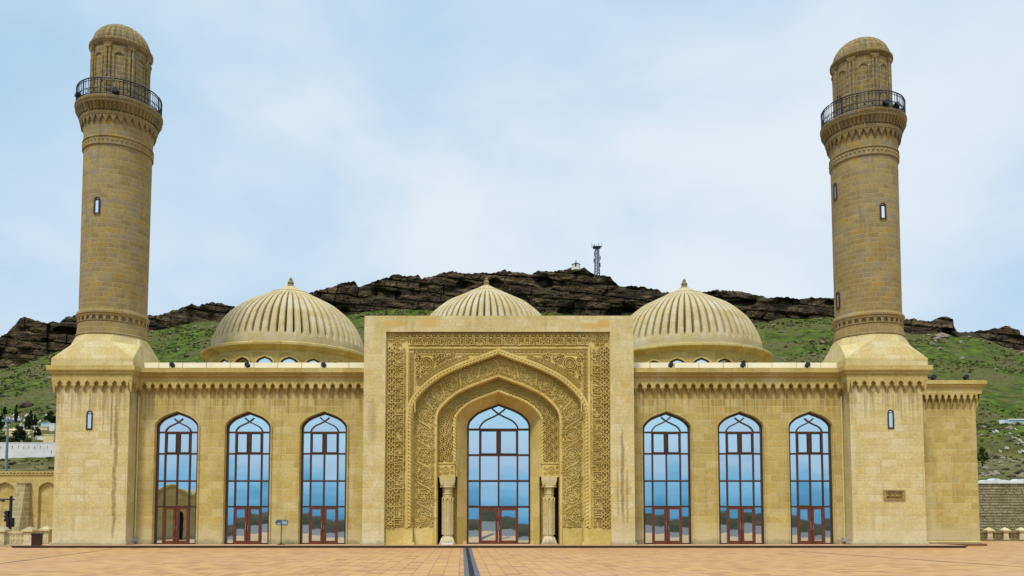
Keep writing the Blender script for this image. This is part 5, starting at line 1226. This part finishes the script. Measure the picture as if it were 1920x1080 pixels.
ww = empty('white_wall', ((xv0 + xv1) / 2, yV_, zv0), 'long whitewashed cemetery wall with dark weep holes below the cypresses', 'wall'); off = ww.location
k = MB(); k.box(xv0 - off.x, xv1 - off.x, 0, 0.4, -1.5, zv1 - zv0); k.box(xv0 - off.x, xv1 - off.x, -0.05, 0.45, zv1 - zv0, zv1 - zv0 + 0.12); k.build('wall_face', M['white'], ww)
k = MB(); rs = np.random.default_rng(4)
for i in range(26):
    x = xv0 - off.x + (i + 0.5 + rs.uniform(-.2, .2)) * (xv1 - xv0) / 26; z = (zv1 - zv0) * (0.72 + rs.uniform(-.04, .06)) if rs.random() < 0.75 else (zv1 - zv0) * rs.uniform(0.25, 0.6)
    k.box(x - 0.07, x + 0.07, -0.02, 0.02, z - 0.16, z + 0.1)
    k.frust(x, -0.012, z - 0.5, z - 0.16, 0.02, 0.004, 0.05, 0.006)
k.build('weep_holes', M['iron'], ww)

def foliage(mb, c, rad, n, leaf_, rs, cone=0.0, clumps=14):
    """leaf clumps through a crown volume; cone > 0 narrows towards the tip"""
    c = np.array(c, float); rad = np.array(rad, float)
    cents = []
    for i in range(clumps):
        while True:
            q = rs.uniform(-1, 1, 3)
            if np.dot(q, q) < 1: break
        tt = (q[2] + 1) / 2; wd = (1 - cone * tt); q[:2] *= wd; cents.append((q, rs.uniform(0.28, 0.5) * max(0.25, wd)))
    for i in range(n):
        q, cr = cents[rs.integers(len(cents))]
        g = rs.normal(0, 1, 3); g /= np.linalg.norm(g); p = c + (q + g * cr * rs.uniform(0.3, 1.0)) * rad
        u = rs.normal(0, 1, 3); u /= np.linalg.norm(u); w_ = np.cross(u, g); w_ /= np.linalg.norm(w_) + 1e-6; s = leaf_ * rs.uniform(0.6, 1.4)
        mb.add([p - u * s - w_ * s * 0.5, p + u * s * 0.2 - w_ * s * 0.6, p + u * s, p + w_ * s * 0.6], [(0, 1, 2, 3)])
def tree(px, pyb, pyt, wpx, d, label, kind, seed, cone=0.75, mat='conifer'):
    s = F / d; b_ = at_px(px, pyb, d); h = (pyb - pyt) / s; wd = wpx / s
    b_.z = min(b_.z, zat(b_.x, d) + 0.2) if mat != 'bush' else b_.z
    h = PZ(pyt, CAM.y + d) - b_.z
    r_ = empty(kind.replace(' ', '_'), b_, label, kind.split(' ')[0] if 'bush' not in kind else 'bush', 'dark trees in the hillside cemetery')
    rs = np.random.default_rng(seed)
    tk = MB(); tk.tube([(0, 0, -0.5), (0.03 * h, 0, h * 0.3), (0, 0.02 * h, h * 0.62), (0, 0, h * 0.9)], 0.05 * h, 7, rfun=lambda r0, th, l: r0 * max(0.15, 1 - l / (h + 0.5)))
    for i in range(6):
        a = i * 2.4; z = h * (0.25 + 0.1 * i); l_ = wd * 0.4 * (1 - 0.12 * i); tk.tube([(0, 0, z), (l_ * math.cos(a), l_ * math.sin(a), z + l_ * 0.5)], 0.014 * h, 5)
    tk.build('trunk', M['bark'], r_)
    fb = MB(); foliage(fb, (0, 0, h * 0.54), (wd / 2, wd / 2, h * 0.48), 1500, 0.045 * h ** 0.5 * wd ** 0.5 + 0.07, rs, cone, 26); fb.build('crown', M[mat], r_)
    return r_
TREES = [(30, 784, 755, 8, 238, 'tall slim dark cypress standing alone on the green slope', 'cypress', 1, 0.85), (57, 806, 770, 12, 212, 'tall pointed cypress at the left of the dense dark clump', 'cypress', 2, 0.7),
         (64.5, 806, 776, 10, 210, 'shorter pointed cypress at the right of the dense dark clump', 'cypress', 3, 0.7), (52, 806, 782, 14, 208, 'bushy dark tree filling the left foot of the cypress clump', 'tree', 4, 0.3),
         (95, 794, 771, 25, 225, 'broad dark tree beside the left minaret tower', 'tree', 5, 0.55), (36, 831, 799, 27, 186, 'large broad dark conifer above the white wall', 'conifer', 6, 0.5),
         (70, 824, 801, 12, 192, 'small dark conifer right of the large one above the white wall', 'conifer', 7, 0.5), (1, 800, 776, 14, 215, 'dark tree cut off by the left photo edge', 'tree', 8, 0.4),
         (9, 778, 763, 8, 245, 'small dark tree furthest up the left cemetery', 'tree', 9, 0.5)]
for a in TREES: tree(*a[:5], a[5], a[6], a[7], a[8])
for (px, pyb, pyt, wpx, d, lab, sd_) in ((6, 831, 817, 26, 185, 'dark green bush behind the white wall at the left edge', 21), (22, 831, 820, 14, 186, 'low dark bush left of the large conifer', 22), (52, 831, 821, 12, 186, 'green bush right of the large conifer', 23), (1842, 868, 838, 18, 118, 'dark green bush against the right annexe corner', 24)):
    tree(px, pyb, pyt, wpx, d, lab, 'bush', sd_, 0.2, 'bush')
# tombs
def ground_px(px, py):
    """distance along the hill where photo pixel (px, py) meets the slope"""
    dd_ = np.linspace(97, 440, 700); zz = hill_z(CAM.x + (px - PX0) / F * dd_, dd_); pz = Pn(px + 0 * dd_, py + 0 * dd_, dd_)[2]
    i = np.argmax(zz >= pz); return dd_[i]
def tomb(kind, px, py, wpx, hpx, label, mat='white2', d=None):
    d = d or ground_px(px, py); p = at_px(px, py, d); s = F / d; w_, h = wpx / s, hpx / s
    r_ = empty(kind, (p.x, p.y, p.z), label, 'tomb' if kind != 'gravestone' else 'gravestone', 'pale tombs in the hillside cemetery')
    k = MB()
    if kind == 'gravestone':
        k.box(-w_ * 0.6, w_ * 0.6, -0.7, 0.9, -0.4, h * 0.16); k.build('plinth', M['white2'], r_); k = MB()
        ol = [(-w_ / 2, 0), (-w_ / 2, h * 0.75), (-w_ * 0.3, h * 0.93), (0, h), (w_ * 0.3, h * 0.93), (w_ / 2, h * 0.75), (w_ / 2, 0)]
        n = len(ol); k.add([(a, -0.12, z) for a, z in ol] + [(a, 0.12, z) for a, z in ol], [tuple(range(n - 1, -1, -1)), tuple(range(n, 2 * n))] + [(i, (i + 1) % n, n + (i + 1) % n, n + i) for i in range(n)])
        k.build('headstone', M[mat], r_)
    elif kind == 'arched_tomb':
        A = arch(0, w_ * 0.28, h * 0.78, 0); k.strip(at_y(A, -w_ * 0.3), [(p_[0], -w_ * 0.3, h) for p_ in A]); k.strip(at_y(A, w_ * 0.3), at_y(A, -w_ * 0.3))
        for sg in (-1, 1): k.box(min(sg * w_ * 0.28, sg * w_ / 2), max(sg * w_ * 0.28, sg * w_ / 2), -w_ * 0.31, w_ * 0.3, -0.3, h)
        k.box(-w_ * 0.56, w_ * 0.56, -w_ * 0.36, w_ * 0.36, h, h * 1.1); k.build('canopy', M[mat], r_)
        k = MB(); k.box(-w_ * 0.25, w_ * 0.25, w_ * 0.2, w_ * 0.28, 0, h * 0.8); k.build('back_panel', M['recess_shade'], r_)
    else:
        k.box(-w_ / 2, w_ / 2, -w_ * 0.4, w_ * 0.4, -0.6, h * (0.7 if kind == 'gabled_tomb' else 0.9)); k.build('body', M[mat], r_); k = MB()
        if kind == 'gabled_tomb':
            e = w_ * 0.56; y_ = w_ * 0.46; zb_ = h * 0.7
            k.add([(-e, -y_, zb_), (e, -y_, zb_), (e, y_, zb_), (-e, y_, zb_), (-e, 0, h), (e, 0, h)], [(0, 1, 5, 4), (2, 3, 4, 5), (0, 4, 3), (1, 2, 5), (3, 2, 1, 0)])
        else: k.box(-w_ * 0.54, w_ * 0.54, -w_ * 0.43, w_ * 0.43, h * 0.9, h)
        k.build('roof', M[mat], r_)
    return r_
tomb('gabled_tomb', 22, 816, 16, 12, 'cream gabled tomb house behind the lamp post', 'cream'); tomb('block_tomb', 99, 808, 10, 14, 'tall bright white tomb block touching the left tower edge', 'white')
tomb('block_tomb', 88, 800, 16, 7, 'pale blue painted grave enclosure below the broad dark tree', 'bluefence'); tomb('block_tomb', 83, 806, 20, 5, 'low yellow grave enclosure left of the white block', 'cream')
tomb('block_tomb', 95, 829, 20, 14, 'yellow rendered tomb just behind the white wall end', 'cream'); tomb('block_tomb', 80, 824, 15, 6, 'low white grave enclosure beside the yellow tomb', 'white')
tomb('gabled_tomb', 52, 813, 13, 7, 'sandy gabled tomb between the dark conifers', 'cream'); tomb('block_tomb', 32, 787, 20, 4, 'long low white grave border at the foot of the lone cypress', 'white')
for px, py, w_, h, lab in ((42, 804, 8, 7, 'white arched tomb at the left of the dense cypress clump'), (62, 806, 6, 7.5, 'white arched tomb right under the dense cypress clump'), (69, 805, 6, 6, 'small white arched tomb right of the cypress clump'), (70, 824, 5, 6, 'tiny white arched tomb right of the small conifer'), (16, 789, 7, 7, 'white arched tomb left of the lone cypress')):
    tomb('arched_tomb', px, py, w_, h, lab, 'white')
rs = np.random.default_rng(8)
for i in range(34):
    px, py = rs.uniform(0, 102), rs.uniform(776, 826)
    if py < 786 and px > 90: continue
    tomb('gravestone', px, py, rs.uniform(1.6, 3.2), rs.uniform(2.6, 5.0), 'small pale upright gravestone among the dark cemetery trees', ['white', 'white2', 'white2', 'cream'][i % 4])
for i in range(16):
    px, py = rs.uniform(1860, 1922), rs.uniform(800, 850)
    tomb('gravestone', px, py, rs.uniform(1.2, 2.6), rs.uniform(1.4, 2.8), 'small pale gravestone on the stony right hillside', ['white2', 'white2', 'cream'][i % 3])
# right: long pale-blue roofed enclosure
d = ground_px(1900, 795); p = at_px(1895, 796, d); s = F / d
sh_ = empty('shed', p, 'low pale-blue corrugated enclosure on the right hillside', 'shed'); k = MB()
k.box(-22 / s, 60 / s, 0, 0.15, -0.8, 9 / s)
for i in range(46): k.box(-22 / s + i * 82 / s / 46, -22 / s + (i + 0.5) * 82 / s / 46, -0.04, 0, -0.8, 9 / s)
k.build('corrugated_wall', M['bluefence'], sh_)
k = MB(); k.add([(-4 / s, -0.3, 9.2 / s), (60 / s, -0.3, 9.2 / s), (60 / s, 3, 13 / s), (6 / s, 3, 13 / s)], [(0, 1, 2, 3)]); k.box(-22 / s, -12 / s, -0.3, -0.1, 1 / s, 8 / s); k.box(-4 / s, 20 / s, -0.5, -0.2, -1 / s, 1.5 / s); k.build('roof', M['white'], sh_)

# right: rough block wall with a pale cap, and the balustrades
dB = 92.0; yB_ = CAM.y + dB; zb1 = PZ(907, yB_); xb0, xb1 = PX(1700, 950, yB_), PX(2150, 950, yB_)
bw_ = empty('block_wall', ((xb0 + xb1) / 2, yB_, 0), 'tall grey-yellow rough block wall behind the right balustrade', 'wall'); off = bw_.location
k = MB(); rs = np.random.default_rng(3); zz = -0.4; r_i = 0
while zz < zb1:
    h = 0.30; xx = xb0 - rs.uniform(0, 0.9)
    while xx < xb1:
        w_ = rs.uniform(0.6, 1.25); dep = rs.uniform(0.02, 0.12)
        k.frust(xx + w_ / 2 - off.x, 0.25, zz, zz + h, 0, 0, 0, 0) if False else None
        a, b2, c, d_ = xx - off.x + 0.012, xx + w_ - off.x - 0.012, zz + 0.012, min(zz + h, zb1) - 0.012
        k.add([(a, 0.05, c), (b2, 0.05, c), (b2, 0.05, d_), (a, 0.05, d_), (a + 0.05, -dep, c + 0.04), (b2 - 0.05, -dep, c + 0.04), (b2 - 0.05, -dep, d_ - 0.04), (a + 0.05, -dep, d_ - 0.04)],
              [(4, 5, 6, 7), (0, 1, 5, 4), (1, 2, 6, 5), (2, 3, 7, 6), (3, 0, 4, 7)])
        xx += w_
    zz += h
k.box(xb0 - off.x, xb1 - off.x, 0.04, 0.8, -0.4, zb1); k.build('wall_face', M['blockwall'], bw_)
k = MB(); n = 60
up = [(xb0 - off.x + (xb1 - xb0) * i / n, -0.15, zb1 + 0.42 + 0.12 * math.sin(i * 0.9) + 0.08 * math.sin(i * 2.3)) for i in range(n + 1)]
lo = [(p_[0], -0.2, zb1 + 0.02) for p_ in up]; bkk = [(p_[0], 0.9, p_[2] + 0.05) for p_ in up]; k.strip(lo, up); k.strip(up, bkk); k.build('wall_cap', plain('pale_grey_mortar_cap', (0.50, 0.53, 0.52), 0.9, var=0.2, scale=2), bw_)

def pier(mb, x, y, h, w_=0.30):
    mb.box(x - w_ - 0.05, x + w_ + 0.05, y - w_ - 0.05, y + w_ + 0.05, -0.16, 0.08)
    mb.box(x - w_, x + w_, y - w_, y + w_, 0.08, h - 0.42)
    mb.frust(x, y, h - 0.42, h - 0.34, w_, w_, w_ + 0.12, w_ + 0.12); mb.box(x - w_ - 0.12, x + w_ + 0.12, y - w_ - 0.12, y + w_ + 0.12, h - 0.34, h - 0.22); mb.frust(x, y, h - 0.22, h, w_ + 0.1, w_ + 0.1, 0.03, 0.03)
    mb.box(x - w_ * 0.55, x + w_ * 0.55, y - w_ - 0.02, y - w_, 0.2, h - 0.55)
def lattice(mb, x0, x1, y, z0, z1):
    mb.box(x0, x1, y - 0.07, y + 0.07, z0, z0 + 0.10); mb.box(x0, x1, y - 0.09, y + 0.09, z1 - 0.12, z1)
    zb_, zt_ = z0 + 0.10, z1 - 0.12; n = max(2, round((x1 - x0) / 0.30)); p = (x1 - x0) / n
    for i in range(n):
        a, b_ = x0 + i * p, x0 + (i + 1) * p; zm = (zb_ + zt_) / 2
        for (q0, q1) in (((a, zb_), (b_, zm)), ((b_, zb_), (a, zm)), ((a, zm), (b_, zt_)), ((b_, zm), (a, zt_))): mb.bar(q0, q1, 0.06, y - 0.04 + 0.003 * (i % 2), y + 0.04)
        mb.bar((a, zb_), (a, zt_), 0.07, y - 0.045, y + 0.045)
        th = np.linspace(0, 2 * math.pi, 9)
        mb.polybar(np.stack([(a + b_) / 2 + 0.08 * np.cos(th), zm + 0.08 * np.sin(th)], 1), 0.05, y - 0.05, y + 0.03)
    mb.bar((x0, (zb_ + zt_) / 2), (x1, (zb_ + zt_) / 2), 0.05, y - 0.047, y + 0.03)
yb_ = -0.2
xs = [PX(px, 1018, yb_) for px in (4, 55.5)]
bl = empty('balustrade', ((xs[0] + xs[1]) / 2, yb_, -0.15), 'pale stone balustrade with pierced lattice panel and capped piers at far left', 'balustrade', 'stone balustrades edging the plaza'); off = bl.location
def obj_off(mb, name, mat, parent):
    mb.v = [(a - parent.location.x, b_ - parent.location.y, c - parent.location.z) for a, b_, c in mb.v]; return mb.build(name, mat, parent)
for x, y in ((xs[0], yb_), (xs[1], yb_), (xs[0] - 1.9, yb_), (PX(87, 1018, 1.6), 1.6)):
    k = MB(); pier(k, x, y, 1.17 if y < 1 else 1.2, 0.26); obj_off(k, 'pier', M['tower'], bl)
for a, b_ in ((xs[0] + 0.26, xs[1] - 0.26), (xs[0] - 1.64, xs[0] - 0.26)):
    k = MB(); lattice(k, a, b_, yb_, -0.05, 0.84); obj_off(k, 'lattice_panel', M['tower'], bl)
k = MB(); lattice(k, xs[1] + 0.2, PX(87, 1018, 1.6) - 0.2, 1.4, -0.05, 0.88); obj_off(k, 'lattice_panel', M['tower'], bl)
k = MB(); k.box(xs[0] - 2.2, xs[1] + 0.4, yb_ - 0.35, yb_ + 0.35, -0.155, -0.03); obj_off(k, 'base_kerb', M['tower'], bl)
yR = 14.0
rb = empty('balustrade', (PX(1880, 1018, yR), yR, -0.15), 'stone balustrade with domed piers in front of the right block wall', 'balustrade', 'stone balustrades edging the plaza')
xr_ = [PX(px, 1010, yR) for px in (1826, 1854.5, 1884.5, 1914.5, 1944)]
pl_ = [(x, yR - max(0, (x - xr_[3])) * 0.6) for x in xr_]
for x, y in pl_:
    k = MB(); pier(k, x, y, 1.0, 0.2); obj_off(k, 'pier', M['tower'], rb)
for i in range(len(pl_) - 1):
    k = MB(); lattice(k, pl_[i][0] + 0.2, pl_[i + 1][0] - 0.2, pl_[i][1], 0.0, 0.62); obj_off(k, 'lattice_panel', M['stainpanel'], rb)
k = MB(); k.box(xr_[0], xr_[4], yR - 0.3, yR + 0.3, -0.155, -0.02); k.box(xr_[0], xr_[4], yR + 0.12, yR + 0.2, -0.02, 0.55); obj_off(k, 'base_kerb', M['stainpanel'], rb)

# ------------------------------------------------------------------ street furniture
p = at_px(69, 1026, 52.4); bn = empty('litter_bin', (p.x, -2.6 + 0.0, -0.004), 'dark maroon square litter bin beside the left balustrade pier', 'bin')
k = MB(); h = 0.74
k.frust(0, 0, 0.03, h, 0.24, 0.2, 0.25, 0.21); k.build('bin_body', M['maroon'], bn)
k = MB(); k.rect_sweep(-0.25, 0.25, -0.21, 0.21, [(0, h - 0.06), (0.03, h - 0.05), (0.03, h + 0.02), (-0.05, h + 0.03)]); k.build('rim', M['iron'], bn)
k = MB(); k.frust(0, 0, -0.0, 0.04, 0.25, 0.21, 0.24, 0.2); k.build('base_plate', M['iron'], bn); bn.location.x = PX(69, 1020, -2.6)
# slim information sign
ys = -1.0; sx = PX(527, 1018, ys); sg_ = empty('information_sign', (sx, ys, -0.004), 'small slate-blue information sign on a thin black post between two left windows', 'sign')
k = MB(); k.lathe([(0.0, 0.0), (0.24, 0.0), (0.25, 0.03), (0.12, 0.06), (0.045, 0.12), (0.032, 0.2), (0.03, 1.28), (0.0, 1.29)], 12, cap=False); k.build('post', M['iron'], sg_)
zb_ = 1.27; k = MB(); ol = [(-0.30, 0), (0.40, -0.03), (0.40, 0.34), (-0.32, 0.36), (-0.42, 0.20)]
ol = [(a, z * 1.0) for a, z in ol]; n = len(ol); tl = 0.28
k.add([(a, -0.05 + z * tl, zb_ + z) for a, z in ol] + [(a, 0.0 + z * tl, zb_ + z) for a, z in ol], [tuple(range(n)), tuple(range(2 * n - 1, n - 1, -1))] + [(i, n + i, n + (i + 1) % n, (i + 1) % n) for i in range(n)])
bo = k.build('board', M['signblue'], sg_)
k = MB()
for (a, b_, z, w_) in ((0.02, 0.36, 0.26, 0.035), (-0.27, -0.04, 0.12, 0.03), (-0.25, -0.06, 0.06, 0.025), (0.06, 0.37, 0.16, 0.05), (0.08, 0.36, 0.08, 0.04)):
    k.add([(a, -0.056 + (z - w_ / 2) * tl, zb_ + z - w_ / 2), (b_, -0.056 + (z - w_ / 2) * tl, zb_ + z - w_ / 2), (b_, -0.056 + (z + w_ / 2) * tl, zb_ + z + w_ / 2), (a, -0.056 + (z + w_ / 2) * tl, zb_ + z + w_ / 2)], [(0, 1, 2, 3)])
k.build('text_lines', plain('pale_sign_print', (0.42, 0.45, 0.40), 0.6), sg_)
# traffic signal beyond the balustrade
dT = 64.0; yT = CAM.y + dT; p = at_px(18, 1010, dT); s = F / dT
tl_ = empty('traffic_light', (p.x, yT, -0.15), 'black traffic light post with side arm behind the left balustrade', 'traffic light'); z_ = lambda py: PZ(py, yT) + 0.15
k = MB(); k.tube([(0, 0, 0), (0, 0, z_(930))], 0.11, 8); k.build('post', M['iron'], tl_)
k = MB(); k.tube([(0.25, 0, z_(936.5)), (-1.6, 0, z_(936))], 0.06, 8); k.tube([(-0.75, -0.05, z_(938)), (-0.5, -0.05, z_(939))], 0.10, 8); k.build('arm', M['iron'], tl_)
k = MB(); zc_ = z_(968); k.box(-0.34, -0.12, -0.15, 0.15, zc_ - 0.42, zc_ + 0.42)
for i in (-1, 0, 1): k.tube([(-0.34, -0.02, zc_ + i * 0.27), (-0.46, -0.05, zc_ + i * 0.27 - 0.02)], 0.10, 8)
k.build('signal_head', M['iron'], tl_)
k = MB(); zc_ = z_(979.5); k.box(-0.2, 0.22, -0.2, 0.2, zc_ - 0.35, zc_ + 0.35)
for i in (-1, 1): k.tube([(0, -0.2, zc_ + i * 0.17), (0, -0.34, zc_ + i * 0.17 - 0.02)], 0.11, 8)
k.build('pedestrian_signal', M['iron'], tl_)
# lamp post
dL = 91.0; yL = CAM.y + dL; p = at_px(11.5, 880, dL); lp = empty('street_lamp', (p.x, yL, zat(p.x, dL) - 0.2), 'tall grey-green street lamp in front of the left cemetery', 'street lamp'); zb_ = lp.location.z
zt = PZ(785, yL) - zb_; k = MB(); k.tube([(0, 0, 0), (0, 0, zt)], 0.17, 8, rfun=lambda r0, th, l: r0 * (1 - 0.4 * l / zt)); k.lathe([(0.24, 0), (0.24, 0.7), (0.17, 0.75)], 8); k.build('pole', M['lamp'], lp)
k = MB(); k.lathe([(0.30, zt - 0.35), (0.30, zt - 0.25)], 10); k.build('crown_ring', M['lamp'], lp)
for i in range(4):
    a = i * math.pi / 2 + 0.4; k = MB(); k.tube([(0, 0, zt - 0.1), (0.4 * math.cos(a), 0.4 * math.sin(a), zt - 0.2)], 0.035, 6)
    e = Vector((0.4 * math.cos(a), 0.4 * math.sin(a), zt - 0.25)); k.box(e.x - 0.17, e.x + 0.17, e.y - 0.13, e.y + 0.13, e.z - 0.14, e.z + 0.12); k.build('lamp_head', M['lamp'], lp)

# ------------------------------------------------------------------ on the ridge: mast and shrine
dM = DC + 6; s = F / dM; p = at_px(1119.5, 516, dM); ms = empty('radio_mast', p, 'grey-blue lattice radio mast with antennas on the ridge', 'mast')
H = PZ(466, CAM.y + dM) - p.z; k = MB()
wdt = lambda z: 1.35 - 0.35 * z / H
cor = [(-1, -1), (1, -1), (1, 1), (-1, 1)]
for sx_, sy_ in cor: k.tube([(sx_ * wdt(-2), sy_ * wdt(-2), -2), (sx_ * wdt(H), sy_ * wdt(H), H)], 0.17, 5)
nb = 9
for i in range(nb):
    z0_, z1_ = H * i / nb, H * (i + 1) / nb
    for j in range(4):
        a, b_ = cor[j], cor[(j + 1) % 4]; f_ = lambda c_, z: (c_[0] * wdt(z), c_[1] * wdt(z), z)
        k.tube([f_(a, z0_), f_(b_, z1_)], 0.09, 4); k.tube([f_(b_, z0_), f_(a, z1_)], 0.09, 4); k.tube([f_(a, z1_), f_(b_, z1_)], 0.10, 4)
k.tube([(0.3, 0.3, -1), (0.3, 0.3, H)], 0.22, 5)
k.build('lattice_tower', M['mast'], ms)
k = MB(); k.frust(0, 0, H - 0.2, H + 0.8, 1.0, 1.0, 2.3, 2.3)
for sx_ in (-1, 1): k.tube([(sx_ * 1.0, 0, H + 0.5), (sx_ * 2.8, 0, H + 1.0)], 0.12, 5)
k.build('head_frame', M['mast'], ms)
for (x, z0_, z1_, r0) in ((-2.8, 0.6, 2.6, 0.13), (2.8, 0.6, 2.8, 0.13), (-1.5, 0.6, 2.4, 0.22), (1.0, 0.6, 3.2, 0.13), (-2.75, 2.4, 4.4, 0.06), (2.75, 2.6, 4.6, 0.06)):
    k = MB(); k.tube([(x, 0, H + z0_), (x, 0, H + z1_)], r0, 6); k.build('antenna', M['mast'], ms)
for (x, zf_) in ((-1.8, 0.52), (1.7, 0.62), (1.6, 0.35), (-1.5, 0.78)):
    k = MB(); k.box(x - 0.25, x + 0.25, -1.5, -1.2, H * zf_ - 1.1, H * zf_ + 1.1); k.tube([(x, -1.3, H * zf_), (x * 0.5, -1.0, H * zf_)], 0.08, 4); k.build('panel_antenna', M['mast'], ms)
dS = DC + 3; p = at_px(1080, 503.5, dS); s = F / dS; hs = empty('shrine', p, 'small pale stone shrine with a pointed roof on the cliff top', 'shrine'); w_, h = 8.2 / s, 7.5 / s
k = MB(); k.lathe([(w_ * 1.06, -1.0), (w_ * 1.06, 0.1), (w_, 0.15), (w_ * 0.96, h)], 6, rot=R(10)); bo = k.build('walls', M['white2'], hs)
k = MB(); k.box(-0.8, 0.0, -w_ - 0.02, -w_ + 0.5, h * 0.3, h * 0.85); k.build('doorway', M['recess_shade'], hs)
k = MB(); k.lathe([(w_ * 1.08, h - 0.05), (w_ * 1.08, h + 0.12), (w_ * 0.5, h + 0.75), (0.25, h + 1.25)], 6, rot=R(10)); k.build('roof', M['rockdark'], hs)
k = MB(); k.lathe([(0.2, h + 1.1), (0.28, h + 1.4), (0.12, h + 1.7), (0.3, h + 2.0), (0.06, h + 2.6)], 8); k.build('finial', M['mast'], hs)
